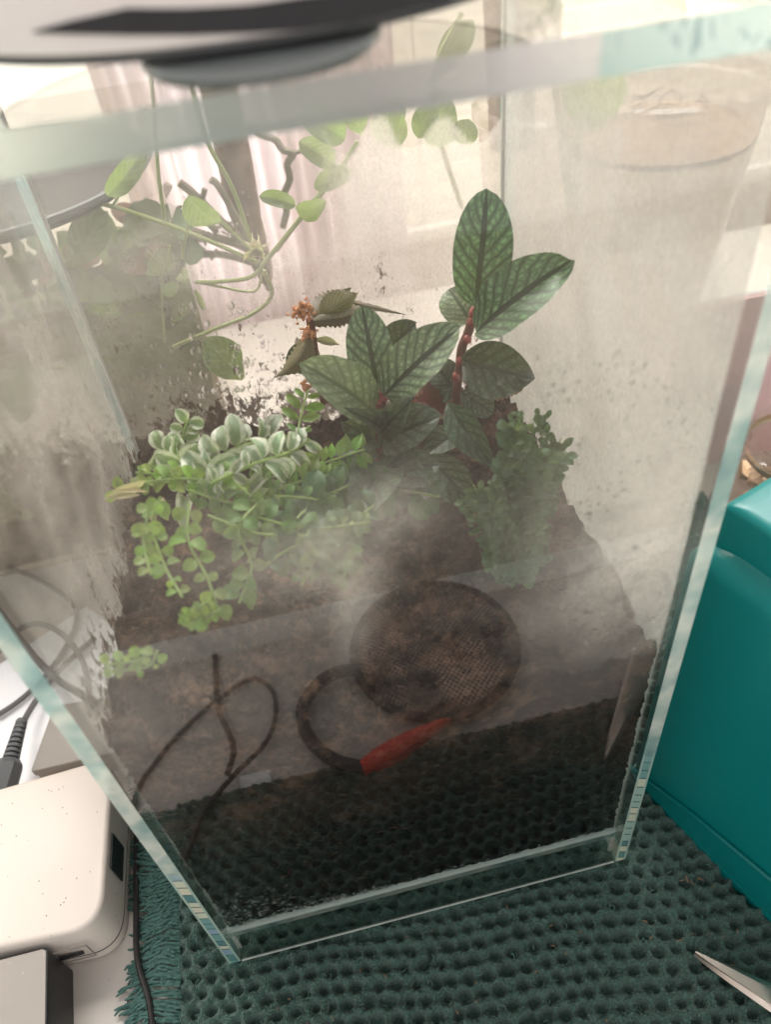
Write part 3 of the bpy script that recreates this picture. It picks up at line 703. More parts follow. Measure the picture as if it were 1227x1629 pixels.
for _ in range(420):
    x = random.uniform(0.012, 0.238); y = random.uniform(0.014, 0.222); z = soil_h(x, y) + 0.0008; a = random.uniform(0, 6.28); L = random.uniform(.002, .007)
    P = [(x + math.cos(a) * L * t + .001 * math.sin(t * 5), y + math.sin(a) * L * t, z + 0.0015 * math.sin(t * 3.1) + random.uniform(0, .001)) for t in (0, .5, 1)]
    if all(0.011 < p[0] < 0.239 and 0.012 < p[1] < 0.224 for p in P): fbm.tube(P, random.uniform(.00012, .00028), 4)
for _ in range(70):                                     # fibres pressed against the front face
    x = random.uniform(0.012, 0.238); z = random.uniform(0.05, 0.205); a = random.uniform(-.6, .6); L = random.uniform(.002, .006)
    P = [(x + math.cos(a) * L * t, 0.0080 + random.uniform(0, .0006), z + math.sin(a) * L * t + .0008 * math.sin(t * 4)) for t in (0, .4, .8)]
    if P[-1][0] < .239: fbm.tube(P, random.uniform(.00012, .0003), 4)
o = obj('fibres', fbm.me('fibres', 'fibre'), so); o['kind'] = 'stuff'
for px, py, r in ((721, 692, .0040), (724, 710, .0026)):
    p = at(px, py, 2, SH + 0.004); obj('perlite', auto(MB().ball(p, r, 9, 6, (1, .8, .7), 0, .16).me('perlite', 'perlite'), 50), so)
cm = MB()
for _ in range(700):
    x = random.uniform(0.014, 0.236); y = random.uniform(0.016, 0.220)
    cm.ball((x, y, soil_h(x, y) + .0004), random.uniform(.0008, .0036), 6, 4, (1, .9, .7), 0, .25)
o = obj('crumbs', cm.me('crumbs', 'soil'), so); o['kind'] = 'stuff'
def twigpx(pts, ax, v, r, mat, parent=None, name='twig', n=7):
    return tubeobj(name, [at(p[0], p[1], ax, p[2] if len(p) > 2 else v) for p in pts], r, mat, parent, n)

# ================================================================ plants in the tank
def plant(name, base, label, cat, group=None): return empty(name, base, label, cat, group)
LM = {}
def LMs(key, *a, **k):
    if key not in LM: LM[key] = leaf_mesh('leaf', *a, **k)
    return LM[key]
big = [leaf_mesh('leaf', 'vleaf', 'oval', 0.22, 0.05, 8, 26, 0, 0.02, s, t) for s, t in ((1, .05), (2, -.05), (3, .0))]
bigP = leaf_mesh('leaf', 'vleaf_pale', 'oval', 0.16, 0.06, 8, 22, 0, 0.02, 5)
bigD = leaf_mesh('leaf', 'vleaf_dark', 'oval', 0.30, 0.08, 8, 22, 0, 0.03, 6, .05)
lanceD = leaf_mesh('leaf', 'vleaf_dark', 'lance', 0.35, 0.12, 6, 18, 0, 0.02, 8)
brownL = leaf_mesh('leaf', 'brown', 'ovate', 0.3, 0.12, 6, 22, 1, 0.08, 9)
def node_balls(par, pts, yd, r=.0022):
    for px, py in pts:
        p = at(px, py, 1, yd); obj('node', auto(MB().ball(p, r, 8, 6, (1, 1, 1.2), 0, .15).me('node', 'node'), 60), par)
y = 0.150
tp = plant('veined_plant', at(727, 705, 1, y), 'tallest plant in the tank, green leaves netted with dark veins on a red stem', 'plant', 'plants with dark veined leaves')
twigpx([(727, 715), (728, 665), (727, 625), (731, 590), (735, 555), (745, 530), (757, 490)], 1, y, .0024, 'redstem', tp, 'stem')
node_balls(tp, [(752, 512), (754, 498), (744, 540), (726, 600), (732, 575)], y - .002)
leafpx('leaf', big[0], tp, (757, 487), y, (776, 301), y + .012, 92, 8)
leafpx('leaf', big[1], tp, (757, 530), y - .008, (905, 412), y - .026, 90, -14)
leafpx('leaf', bigP, tp, (750, 515), y + .006, (714, 458), y + .022, 66, 10)
leafpx('leaf', leaf_mesh('leaf', 'vleaf_dark', 'torn', 0.35, 0.05, 8, 30, 0, 0.06, 6, .12), tp, (735, 572), y - .004, (850, 604), y - .024, 84, 20, label='folded dark leaf with a pointed torn tip')
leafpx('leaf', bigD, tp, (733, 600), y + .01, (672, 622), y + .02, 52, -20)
leafpx('leaf', LMs('sm', 'vleaf_dark', 'round', .2, .08, 6, 14), tp, (734, 624), y - .004, (786, 658), y - .012, 44, 0, label='small round dark leaf')
leafpx('leaf', brownL, tp, (757, 622), y + .014, (832, 618), y + .004, 40, 0, label='withered brown leaf')
leafpx('leaf', brownL, tp, (722, 640), y + .01, (652, 612), y + .02, 70, 0, label='withered brown leaf lying flat')
leafpx('leaf', brownL, tp, (715, 650), y + .005, (640, 655), y + .012, 52, 10)
leafpx('leaf', lanceD, tp, (712, 640), y - .01, (792, 752), y - .045, 52, 15)
leafpx('leaf', bigD, tp, (722, 618), y + .004, (690, 575), y + .016, 50, 0)
leafpx('leaf', lanceD, tp, (728, 690), y - .006, (668, 730), y - .02, 46, 10)
leafpx('leaf', lanceD, tp, (682, 722), y - .03, (762, 812), y - .055, 66, 15)
y = 0.135
lp = plant('veined_plant', at(598, 745, 1, y), 'shorter dark veined plant left of the tallest one, leaves fanning low', 'plant', 'plants with dark veined leaves')
twigpx([(594, 762), (598, 740), (602, 700), (604, 660), (608, 622)], 1, y, .0026, 'redstem', lp, 'stem')
node_balls(lp, [(608, 622), (601, 640), (612, 632), (594, 735), (603, 690)], y - .002)
leafpx('leaf', big[2], lp, (604, 632), y, (576, 487), y + .016, 74, -4)
leafpx('leaf', big[0], lp, (612, 630), y - .004, (729, 520), y - .018, 84, -10)
leafpx('leaf', bigP, lp, (595, 658), y - .006, (488, 578), y - .022, 82, 12, label='paler leaf spreading to the left')
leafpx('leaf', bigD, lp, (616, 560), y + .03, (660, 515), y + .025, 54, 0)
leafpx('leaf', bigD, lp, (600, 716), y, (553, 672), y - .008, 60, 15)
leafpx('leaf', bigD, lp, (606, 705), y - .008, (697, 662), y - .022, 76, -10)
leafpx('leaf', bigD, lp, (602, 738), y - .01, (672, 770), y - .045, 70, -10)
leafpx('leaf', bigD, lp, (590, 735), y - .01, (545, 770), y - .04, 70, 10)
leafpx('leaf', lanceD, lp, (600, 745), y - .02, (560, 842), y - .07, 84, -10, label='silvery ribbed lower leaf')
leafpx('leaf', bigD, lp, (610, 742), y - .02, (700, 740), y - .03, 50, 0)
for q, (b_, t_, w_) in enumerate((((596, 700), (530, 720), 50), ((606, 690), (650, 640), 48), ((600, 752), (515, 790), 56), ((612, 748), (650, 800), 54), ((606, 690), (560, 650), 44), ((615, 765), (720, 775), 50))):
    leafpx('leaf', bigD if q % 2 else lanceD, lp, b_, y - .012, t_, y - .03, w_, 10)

# bronze serrated plant with orange flowers
y = 0.195
bp = plant('bronze_flowering_plant', at(505, 600, 1, y), 'bronze toothed leaf plant with orange flower clusters near the back pane', 'plant')
twigpx([(516, 640), (505, 590), (498, 545), (493, 505)], 1, y, .0024, 'redstem', bp, 'stem')
brz = [leaf_mesh('leaf', 'bronze', 'lance', -0.5, ar, 4, 26, 1, 0.06, s) for s, ar in ((3, .35), (4, .22), (5, -.2))]
leafpx('leaf', leaf_mesh('leaf', 'bronze', 'lance', -0.4, .1, 4, 26, 1, 0.05, 3, 0, -.42), bp, (494, 520), y, (432, 600), y - .01, 38, 8, label='drooping toothed leaf')
leafpx('leaf', brz[1], bp, (492, 518), y, (556, 455), y + .005, 52, 0); leafpx('leaf', brz[1], bp, (505, 500), y - .002, (572, 470), y - .004, 40, 30)
leafpx('leaf', brz[1], bp, (498, 510), y - .004, (592, 492), y - .004, 34, 20)
leafpx('leaf', brz[2], bp, (520, 470), y + .004, (640, 500), y + .01, 14, 10)
leafpx('leaf', bigD, bp, (510, 575), y + .01, (455, 568), y + .012, 52, 0)
leafpx('leaf', LMs('yl', 'cream', 'lance', .2, .1, 4, 12), bp, (500, 540), y, (542, 548), y, 14)
for (cx, cy, n, r) in ((480, 496, 90, 13), (490, 530, 40, 9), (488, 612, 20, 8)):
    f_ = MB()
    for _ in range(n):
        p = at(cx + random.gauss(0, r * .55), cy + random.gauss(0, r * .6), 1, y - random.uniform(0.001, .006)); f_.ball(p, random.uniform(.0007, .0014), 6, 4, (1, 1, 1), 0, .2)
    obj('flower_cluster', auto(f_.me('flower_cluster', 'orange'), 50), bp)

# leaf instances along a stem
def stem_plant(par, pts, yv, r, mat, leafm, n, wpx, pair=True, seed=0, lean=(0, 0, .3), jitter=.5, aspect=1.1, ystep=0.0):
    rr = random.Random(seed); P = [at(p[0], p[1], 1, p[2] if len(p) > 2 else yv) for p in pts]; Q = spline(P, 10)
    obj('stem', auto(MB().tube(Q, r, 6).me('stem', mat)), par)
    for k in range(n):
        t = (k + .5) / n; i = min(len(Q) - 2, int(t * (len(Q) - 1))); b = Q[i]; d = (Q[i + 1] - Q[i]).normalized()
        c = tocam(b); side = d.cross(c).normalized()
        w = wpx / FPX * (b - OC).length * rr.uniform(.55, 1.2)
        for s in ((1, -1) if pair else (rr.choice((1, -1)),)):
            dr = (side * s + d * rr.uniform(.2, .8) + Vector((rr.uniform(-1, 1), rr.uniform(-1, 1), rr.uniform(-1, 1))) * jitter * .6).normalized()
            nr = (c + Vector((rr.uniform(-1, 1), rr.uniform(-1, 1), rr.uniform(-.3, 1))) * jitter + Vector(lean)).normalized()
            lm = leafm if not isinstance(leafm, list) else rr.choice(leafm)
            obj('leaf', lm, par, mw=frame(b + dr * .0008, b + dr * (w * aspect + .0008), nr, w))
ol = [leaf_mesh('leaf', 'olive', 'round', .3, .12, 3, 8, 0, .03, s) for s in (1, 2)]
cr = [leaf_mesh('leaf', 'creeper', 'round', .3, .12, 3, 8, 0, .03, s) for s in (1, 2)]
vr = [leaf_mesh('leaf', 'vari', 'oval', .3, .15, 4, 10, 0, .05, s) for s in (3, 4)]
pr = [leaf_mesh('leaf', 'pale', 'oval', .35, .2, 4, 10, 0, .06, s) for s in (5, 6)]
crm = [leaf_mesh('leaf', 'cream', 'oval', .4, .2, 4, 10, 0, .08, s) for s in (7, 8)]
fe = leaf_mesh('leaf', 'fern', 'lance', .2, .1, 2, 7)
feo = leaf_mesh('leaf', 'fern', 'oval', .2, .1, 2, 7, 0, .1)
# variegated trailing plant, upper left
vp = plant('variegated_trailing_plant', at(330, 745, 1, .12), 'variegated plant with cream edged and pale grey green leaves beside the left pane', 'plant')
stem_plant(vp, [(330, 790, .10), (335, 750, .10), (370, 715, .11), (445, 695, .12)], .11, .0008, 'greenstem', pr, 12, 29, True, 3, jitter=1.0, aspect=1.6)
stem_plant(vp, [(335, 770, .085), (400, 740, .09), (460, 720, .1), (490, 700, .11)], .11, .0008, 'greenstem', pr, 8, 26, True, 31, jitter=1.0, aspect=1.6)
stem_plant(vp, [(300, 770, .10), (285, 730, .11), (250, 715, .12)], .11, .0008, 'greenstem', vr, 8, 30, True, 4, jitter=.9, aspect=1.3)
stem_plant(vp, [(290, 730, .12), (292, 690, .125), (300, 665, .13)], .12, .0007, 'greenstem', vr, 4, 22, True, 5, jitter=.7, aspect=1.2)
for b, t, w in (((296, 790), (290, 835), 26), ((345, 740), (338, 800), 28), ((420, 760), (380, 800), 22), ((430, 770), (475, 815), 24)):
    leafpx('leaf', pr[0], vp, b, .10, t, .08, w)
for b, t, w in (((215, 785), (175, 790), 20), ((225, 780), (190, 778), 18), ((252, 800), (265, 822), 22), ((240, 805), (245, 830), 16)):
    leafpx('leaf', crm[0], vp, b, .09, t, .08, w, label='dry cream leaf')
# bright creeping plant spilling over the soil
cp = plant('creeping_plant', at(330, 880, 1, .06), 'bright green creeping plant with small round leaves spilling down to the left front corner', 'plant')
sid = 20
for pts, n, w in (
    ([(420, 800, .085), (330, 765, .09), (250, 765, .09), (178, 782, .09)], 15, 24),
    ([(400, 790, .08), (340, 745, .10), (280, 755, .10), (215, 752, .10)], 13, 24),
    ([(255, 790, .07), (243, 840, .06), (262, 900, .045), (290, 950, .03)], 10, 26),
    ([(300, 800, .07), (300, 860, .055), (330, 920, .04), (350, 980, .03)], 9, 30),
    ([(420, 790, .08), (380, 840, .06), (400, 900, .05), (380, 960, .04)], 9, 32),
    ([(400, 820, .07), (460, 840, .06), (500, 880, .05), (480, 930, .045)], 9, 32),
    ([(330, 820, .07), (420, 850, .06), (520, 840, .06), (590, 830, .06)], 11, 30),
    ([(300, 780, .085), (370, 800, .08), (450, 790, .08), (540, 800, .08)], 12, 28),
    ([(480, 780, .085), (540, 830, .07), (560, 880, .05), (540, 930, .04)], 9, 28),
    ([(240, 800, .06), (228, 860, .05), (240, 915, .035)], 6, 26),
    ([(350, 970, .03), (315, 985, .02), (285, 978, .018)], 8, 22), ([(345, 985, .03), (325, 960, .024), (305, 1000, .02)], 6, 20)):
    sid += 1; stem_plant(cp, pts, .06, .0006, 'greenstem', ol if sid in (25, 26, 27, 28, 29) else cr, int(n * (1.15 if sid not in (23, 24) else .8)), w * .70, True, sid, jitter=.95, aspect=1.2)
sp_ = plant('seedlings', at(240, 1060, 1, .018), 'row of tiny pale green seedlings at the soil edge by the left front corner', 'plant')
stem_plant(sp_, [(240, 1040, .014), (210, 1052, .013), (165, 1058, .012)], .014, .0005, 'greenstem', cr, 5, 16, True, 51, jitter=.5)
stem_plant(sp_, [(250, 1035, .014), (235, 1060, .013), (180, 1068, .012)], .013, .0005, 'greenstem', cr, 4, 14, True, 52, jitter=.5)
# ferns
fp = plant('bright_fern', at(470, 745, 1, .13), 'bright yellow green fern with ladder fronds left of the veined plants', 'fern')
stem_plant(fp, [(455, 752, .13), (470, 710, .145), (478, 665, .16), (490, 620, .175)], .15, .0006, 'greenstem', feo, 7, 16, True, 60, jitter=.12, aspect=2.4, lean=(0, 0, .1))
stem_plant(fp, [(400, 765, .10), (450, 755, .10), (520, 735, .10), (580, 715, .105)], .1, .0006, 'greenstem', fe, 16, 15, True, 61, jitter=.25, aspect=1.9, lean=(0, 0, .2))
stem_plant(fp, [(360, 830, .09), (420, 790, .09), (480, 765, .09), (530, 755, .095)], .1, .0006, 'greenstem', fe, 14, 14, True, 62, jitter=.3, aspect=2.2, lean=(0, 0, .2))
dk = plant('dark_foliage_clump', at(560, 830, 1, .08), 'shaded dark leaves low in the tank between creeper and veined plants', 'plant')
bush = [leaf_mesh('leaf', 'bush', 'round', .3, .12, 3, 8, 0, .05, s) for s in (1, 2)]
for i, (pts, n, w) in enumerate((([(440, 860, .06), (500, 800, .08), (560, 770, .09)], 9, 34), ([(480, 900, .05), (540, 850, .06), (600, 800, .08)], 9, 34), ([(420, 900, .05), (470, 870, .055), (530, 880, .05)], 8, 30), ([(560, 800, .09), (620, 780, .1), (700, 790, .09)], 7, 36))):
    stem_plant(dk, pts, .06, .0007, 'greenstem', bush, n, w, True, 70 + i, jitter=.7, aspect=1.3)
# leafy dark fern on the right
bf = plant('bushy_dark_fern', at(830, 880, 1, .06), 'dense dark green bushy fern blurred by mist at the right pane', 'fern')
bsm = [leaf_mesh('leaf', 'bush', 'round', .4, .12, 2, 5, 0, .1, s) for s in (1, 2, 3)]
rr = random.Random(5)
def frond_mesh(seed):
    r_ = random.Random(seed); V = []; F = []; uv = []
    src = bsm[0]; sv = [v.co.copy() for v in src.vertices]; sf = [tuple(p.vertices) for p in src.polygons]
    for k in range(18):
        t = k / 18; base = Vector((0, t, 0.10 * math.sin(t * 3))); 
        for s in (1, -1):
            L = 0.20 * (1 - t * .75) * r_.uniform(.8, 1.2)
            for q in (0.35, 0.7, 1.0):
                b = base + Vector((s * L * (q - .4), L * .2 * q, r_.uniform(-.04, .04))); m = frame(b, b + Vector((s * .06, .05 * r_.uniform(-.4, 1.5), r_.uniform(-.05, .05))), Vector((r_.uniform(-.9, .9), r_.uniform(-.9, .9), 1)), .065)
                o_ = len(V); V += [m @ v for v in sv]; F += [tuple(o_ + i for i in f) for f in sf]
                uv += [(.5, .5)] * len(sv)
    return mesh('frond', V, F, 'bush', True, uv)
fm_ = [frond_mesh(s) for s in (1, 2, 3)]
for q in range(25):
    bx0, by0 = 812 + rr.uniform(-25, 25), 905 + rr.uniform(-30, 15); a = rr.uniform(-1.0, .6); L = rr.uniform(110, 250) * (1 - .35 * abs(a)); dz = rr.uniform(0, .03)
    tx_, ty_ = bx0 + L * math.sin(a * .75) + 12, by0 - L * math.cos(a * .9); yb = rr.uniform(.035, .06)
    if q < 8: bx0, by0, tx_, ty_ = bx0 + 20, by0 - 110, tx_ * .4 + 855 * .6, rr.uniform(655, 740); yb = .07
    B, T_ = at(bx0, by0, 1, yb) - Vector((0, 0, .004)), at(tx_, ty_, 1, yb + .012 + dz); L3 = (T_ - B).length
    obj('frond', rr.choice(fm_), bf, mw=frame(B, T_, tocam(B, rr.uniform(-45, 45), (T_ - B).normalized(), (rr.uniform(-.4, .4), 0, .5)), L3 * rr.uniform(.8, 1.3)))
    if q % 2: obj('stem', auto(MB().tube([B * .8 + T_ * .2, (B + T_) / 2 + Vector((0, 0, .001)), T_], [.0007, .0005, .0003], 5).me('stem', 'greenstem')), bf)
gm = MB()                                               # low moss on the soil
# ================================================================ objects outside, right
def face_pt(s, z): return (0.282 + 0.345 * s, 0.032 - 0.939 * s, z)
tc = empty('teal_canister', (0.38, 0.03, -0.004), 'glossy teal plastic canister standing right of the tank', 'canister')
d = Vector((0.345, -0.939)); nrm2 = Vector((0.939, 0.345)); o0 = Vector((0.283, 0.032)) - d * 0.022
quad = [o0, o0 + d * 0.24, o0 + d * 0.24 + nrm2 * 0.15, o0 + nrm2 * 0.15]
def rpoly(q, r, n=6):
    out = []; m = len(q)
    for i in range(m):
        p = q[i]; a = (q[i - 1] - p).normalized(); b = (q[(i + 1) % m] - p).normalized(); s = p + a * r; e_ = p + b * r
        for k in range(n + 1): t = k / n; out.append(tuple((s * (1 - t) ** 2 + p * 2 * t * (1 - t) + e_ * t * t)))
    return out
obj('body', auto(MB().prism(rpoly(quad, .012), -0.003, 0.230, 0, 0.035, 0.016).me('body', 'teal'), 40), tc)
pb = MB(); q0 = o0 + d * 0.03 + nrm2 * 0.012
ring_ = []
hb = MB(); A = o0 + d * .008 + nrm2 * .010
# folded lip and grip on the canister's top
lip = [A + nrm2 * 0.0 , A + d * .10, A + d * .10 + nrm2 * .05, A + nrm2 * .05]
obj('grip', auto(MB().prism(rpoly(lip, .004), 0.222, 0.252, 0, 0.010, 0.004).me('grip', 'teal'), 40), tc)
P = [Vector(face_pt(s, z)) + Vector((-.0005, 0, 0)) for s, z in ((-.02, .012), (.03, .030), (.09, .044), (.15, .052))]
obj('ridge', auto(MB().tube(P, .0016, 6).me('ridge', 'teal')), tc)
obj('foot_rim', auto(MB().prism(rpoly([q + (q - (o0 + d * .12 + nrm2 * .075)).normalized() * .0012 for q in quad], .012), -0.0028, 0.004).me('foot_rim', 'teal'), 40), tc)

sc_ = empty('scissors', (0.30, -0.10, 0), 'steel scissors with only the pointed blade tip in view, lower right on the towel', 'scissors')
tip = Vector((0.262, -0.061, 0.006)); dr = Vector((0.030, -0.0322, 0)).normalized(); sd = Vector((-dr.y, dr.x, 0))
for s, ang, zz in ((1, 1.2, 0), (-1, -1.2, .0026)):
    dd_ = Matrix.Rotation(math.radians(ang), 3, 'Z') @ dr; ss = Vector((-dd_.y, dd_.x, 0)); V = []; F = []
    for k in range(11):
        t = k / 10; w = .0012 + .019 * t ** .8; c = tip + dd_ * .10 * t + Vector((0, 0, zz + .002 + .008 * t))
        V += [c - ss * w * .5 * (1 + .4 * s), c + ss * w * .5 * (1 - .4 * s), c + ss * w * .35 + Vector((0, 0, .0022)), c - ss * w * .35 + Vector((0, 0, .0022))]
    for k in range(10):
        for i in range(4): a = 4 * k + i; b = 4 * k + (i + 1) % 4; F.append((a, b, b + 4, a + 4))
    F.append((3, 2, 1, 0)); obj('blade', auto(mesh('blade', V, F, 'metal'), 30), sc_)
    c = tip + dr * .10 + sd * (-.017 * s) + dr * .045 + Vector((0, 0, .012))
    P = [c + dr * .026 * math.cos(a) + sd * .015 * math.sin(a) for a in [i * math.pi / 8 for i in range(17)]]
    obj('handle', auto(MB().tube(P, .0035, 8, cap=False).me('handle', 'black')), sc_)
obj('pivot', auto(MB().lathe((tip + dr * .098).x, (tip + dr * .098).y, [(.0035, .012), (.0035, .0215), (.002, .0225)], 16).me('pivot', 'metal')), sc_)

# jar on the right edge
jr = empty('glass_jar', (0.488, 0.22, -0.006), 'round clear glass jar with crumpled foil inside, behind the teal canister', 'jar')
obj('jar_glass', auto(MB().lathe(.488, .22, [(.045, -.005), (.056, .004), (.060, .03), (.060, .075), (.052, .095), (.044, .102), (.044, .112)], 40, cap=False).me('jar_glass', 'jar')), jr)
fo_ = MB()
for _ in range(40): fo_.ball((.488 + random.gauss(0, .018), .22 + random.gauss(0, .018), random.uniform(.008, .07)), random.uniform(.008, .014), 6, 4, (1, 1, .5), 0, .35)
obj('crumpled_foil', fo_.me('crumpled_foil', [simple('crumpled_gold_foil', (0.55, 0.42, 0.30), 0.3, .2, metal=.7)]), jr)
obj('metal_band', auto(MB().lathe(.488, .22, [(.0455, .092), (.047, .094), (.047, .098), (.0455, .100)], 40, cap=False).me('lid', [simple('brass_band', (0.45, 0.36, 0.25), 0.3, metal=.8)])), jr)

# clear tubs and blossoms of leaves behind on the right
cu = empty('clear_plastic_cup', (0.32, 0.345, -0.006), 'clear plastic cup with rim clip holding a large round leaf, behind the misted pane', 'cup')
obj('cup_wall', auto(MB().lathe(.315, .345, [(.026, -.005), (.029, .05), (.049, .330), (.053, .334), (.053, .340), (.049, .342)], 40, cap=False).me('cup_wall', 'cup')), cu)
obj('cup_base', MB().lathe(.315, .345, [(.0255, -.0045), (.0255, -.003)], 30).me('cup_base', 'cup'), cu)
c2 = empty('brownish_plastic_tub', (0.45, 0.44, -0.006), 'tall brownish translucent tub tapering down, right of the clear cup', 'tub')
obj('tub_wall', auto(MB().lathe(.445, .44, [(.044, -.005), (.048, .05), (.080, .300), (.084, .302), (.084, .312), (.080, .314)], 48, cap=False).me('tub_wall', 'cup2')), c2)
cr_ = MB()
for _ in range(60):
    a = random.uniform(0, 6.28); r = random.uniform(0, .062); L = .012; b = random.uniform(0, 6.28); x, yy, z = .445 + r * math.cos(a), .44 + r * math.sin(a), random.uniform(.275, .30)
    cr_.tube([(x, yy, z), (x + L * math.cos(b), yy + L * math.sin(b), z + random.uniform(-.003, .006))], .0006, 4)
o = obj('dry_moss', cr_.me('dry_moss', 'fibre'), c2); o['kind'] = 'stuff'
obj('moss_bed', auto(MB().lathe(.445, .44, [(.074, .268), (.077, .274), (.05, .282), (.0, .285)], 30, cap=False).me('moss_bed', [simple('pale_brown_moss', (0.36, 0.24, 0.16), 0.9, .4, 120, .8)])), c2)

bigleaf = [leaf_mesh('leaf', 'bright', 'round', .15, .1, 6, 14, 0, .04, 1), leaf_mesh('leaf', 'bright', 'obovate', .15, .1, 6, 14, 0, .05, 2), leaf_mesh('leaf', 'bright', 'oval', .25, .1, 6, 14, 0, .05, 3)]
bp2 = empty('round_leaf_plant', (0.33, 0.40, 0), 'leafy green houseplant with upright stems at the top of the picture by the window', 'plant')
obj('pot', auto(MB().lathe(.335, .415, [(.028, -.005), (.036, .11), (.038, .112), (.034, .112)], 30, cap=False).me('pot', 'white2')), bp2)
for pts in ([(905, 330, .42), (880, 120, .40), (852, 10, .38)], [(910, 330, .42), (895, 100, .4), (880, 0, .39)], [(915, 330, .42), (930, 150, .4), (945, 20, .39)], [(912, 330, .42), (915, 120, .41), (905, -20, .40)]):
    tubeobj('stem', [at(a_, b_, 1, c_) for a_, b_, c_ in pts] + [], .0022, 'vine', bp2)
for b, t, w, yy in (((980, 185), (905, 110), 100, .30), ((870, 20), (960, -20), 110, .38), ((900, 30), (1010, 0), 80, .39), ((890, 10), (840, -60), 80, .38), ((930, 30), (1000, -40), 90, .4), ((1000, 20), (1100, 15), 60, .4)):
    leafpx('leaf', bigleaf[0], bp2, b, yy, t, yy, w, 0)
tk = empty('brown_tree_trunk', (0.42, 0.62, 0), 'brown potted tree trunk behind the top centre of the tank', 'tree')
obj('trunk', auto(MB().tube(spline([at(815, 230, 1, .60), at(812, 90, 1, .6), at(808, -40, 1, .6), at(800, -200, 1, .6)]), .023, 14).me('trunk', 'bark')), tk)
obj('crown', leaf_mesh('crown', 'bright', 'oval'), tk, mw=frame(at(800, -200, 1, .6), at(840, -330, 1, .6), (0, -1, .5), .1))
pl = empty('long_leaf_plant', (0.30, 0.46, 0), 'pale green lobed leaves pressed behind the back pane beside the blind', 'plant')
obj('stem', auto(MB().tube(spline([at(735, 330, 1, .42), at(700, 220, 1, .42), at(690, 120, 1, .42), at(735, 20, 1, .42)]), .002, 6).me('stem', 'vine')), pl)
for b, t, w, yy, k in (((690, 130), (752, 30), 46, .44, 1), ((640, 230), (600, 175), 50, .27, 0), ((600, 225), (640, 155), 46, .28, 2), ((700, 235), (700, 145), 56, .29, 2), ((665, 220), (690, 160), 40, .27, 0), ((735, 230), (745, 190), 44, .28, 0), ((575, 215), (560, 165), 40, .27, 1)):
    leafpx('leaf', bigleaf[k], pl, b, yy, t, yy, w, 0)

# vine and bare branch behind the back pane
br = empty('bare_branch', at(400, 460, 1, .50), 'thick bare brown branch with forked twigs behind the back pane', 'branch')
twigpx([(430, 470), (408, 400), (390, 330), (370, 250), (345, 150), (330, 60), (310, -60)], 1, .50, [.012] + [.013] * 20 + [.016] * 30, 'bark', br, 'trunk', 12) if False else obj('trunk', auto(MB().tube(spline([at(x, yy, 1, .50) for x, yy in ((428, 462), (418, 425), (402, 380), (385, 320), (372, 250), (352, 160), (330, 60), (300, -60))], 6), [.002, .003, .004, .0055, .007, .008, .009, .0095, .010, .0105, .011, .0112] + [.0125, .0122, .013, .0128, .0135, .0145] + [.0148] * 25, 12).me('trunk', 'bark')), br)
for pts, r in (([(395, 200), (418, 214), (438, 222), (450, 238), (466, 244), (457, 262), (461, 285), (452, 310), (456, 335), (450, 362)], .0030), ([(466, 244), (480, 240)], .0018), ([(452, 310), (440, 322)], .0015), ([(405, 400), (350, 380), (300, 380), (240, 378)], .0035), ([(400, 395), (350, 350), (310, 310), (285, 290)], .0035), ([(410, 420), (350, 405), (290, 410), (240, 430)], .003), ([(330, 375), (280, 355), (265, 340)], .003), ([(395, 380), (350, 300), (335, 285)], .003), ([(345, 370), (320, 340), (325, 300)], .0025)):
    obj('twig', auto(MB().tube(spline([at(x, yy, 1, .48) for x, yy in pts]), r, 7).me('twig', 'twig')), br)
for k in range(46):
    px = random.uniform(265, 400); py = 375 + random.gauss(0, 22); a = random.uniform(0, 6.28); L = random.uniform(8, 26)
    obj('twig', auto(MB().tube([at(px, py, 1, .475), at(px + L * math.cos(a), py + L * .6 * math.sin(a), 1, .47)], random.uniform(.0008, .0022), 5).me('twig', 'twig')), br)
vn = empty('climbing_vine', at(405, 410, 1, .28), 'pale green climbing vine with long thin stems and scattered leaves behind the back pane', 'vine')
for pts, r in (([(412, 418), (300, 370), (200, 335), (145, 320)], .0013), ([(405, 400), (370, 300), (330, 225), (300, 120)], .0014), ([(415, 425), (480, 345), (540, 270), (570, 225)], .0015), ([(440, 400), (470, 360), (520, 300)], .0009),
               ([(262, 350), (252, 280), (245, 180), (235, 60)], .0011), ([(418, 425), (395, 442), (350, 448), (310, 449)], .0013), ([(418, 430), (405, 463), (350, 456), (320, 450)], .0009), ([(420, 430), (432, 470), (400, 500), (350, 520), (275, 552)], .0014), ([(405, 405), (360, 360), (315, 322)], .0011),
               ([(262, 545), (257, 440), (270, 390)], .0008), ([(290, 412), (295, 375), (308, 325)], .0008), ([(270, 420), (240, 405), (235, 400)], .0007), ([(178, 330), (195, 300)], .0008), ([(150, 322), (140, 345)], .0008)):
    obj('stem', auto(MB().tube(spline([at(x, yy, 1, .275) for x, yy in pts]), r, 6).me('stem', 'vine')), vn)
for b, t, w, k, rl in (((170, 312), (232, 235), 34, 2, 20), ((115, 425), (165, 338), 60, 1, 0), ((385, 605), (330, 540), 60, 1, 0), ((412, 312), (472, 326), 26, 2, 0), ((478, 178), (552, 222), 52, 2, 0), ((475, 225), (535, 262), 40, 2, 0), ((500, 300), (560, 270), 34, 0, 0), ((262, 470), (282, 450), 22, 0, 0), ((300, 310), (345, 360), 40, 2, 50), ((240, 440), (262, 395), 30, 0, 60), ((310, 460), (325, 495), 10, 2, 0), ((470, 330), (520, 325), 24, 2, 60)):
    leafpx('leaf', bigleaf[k], vn, b, .268, t, .268, w, rl)
tw = [leaf_mesh('tendril_leaf', 'cream', 'lance', .4, .5, 2, 8, 0, .1, s) for s in (1, 2)]
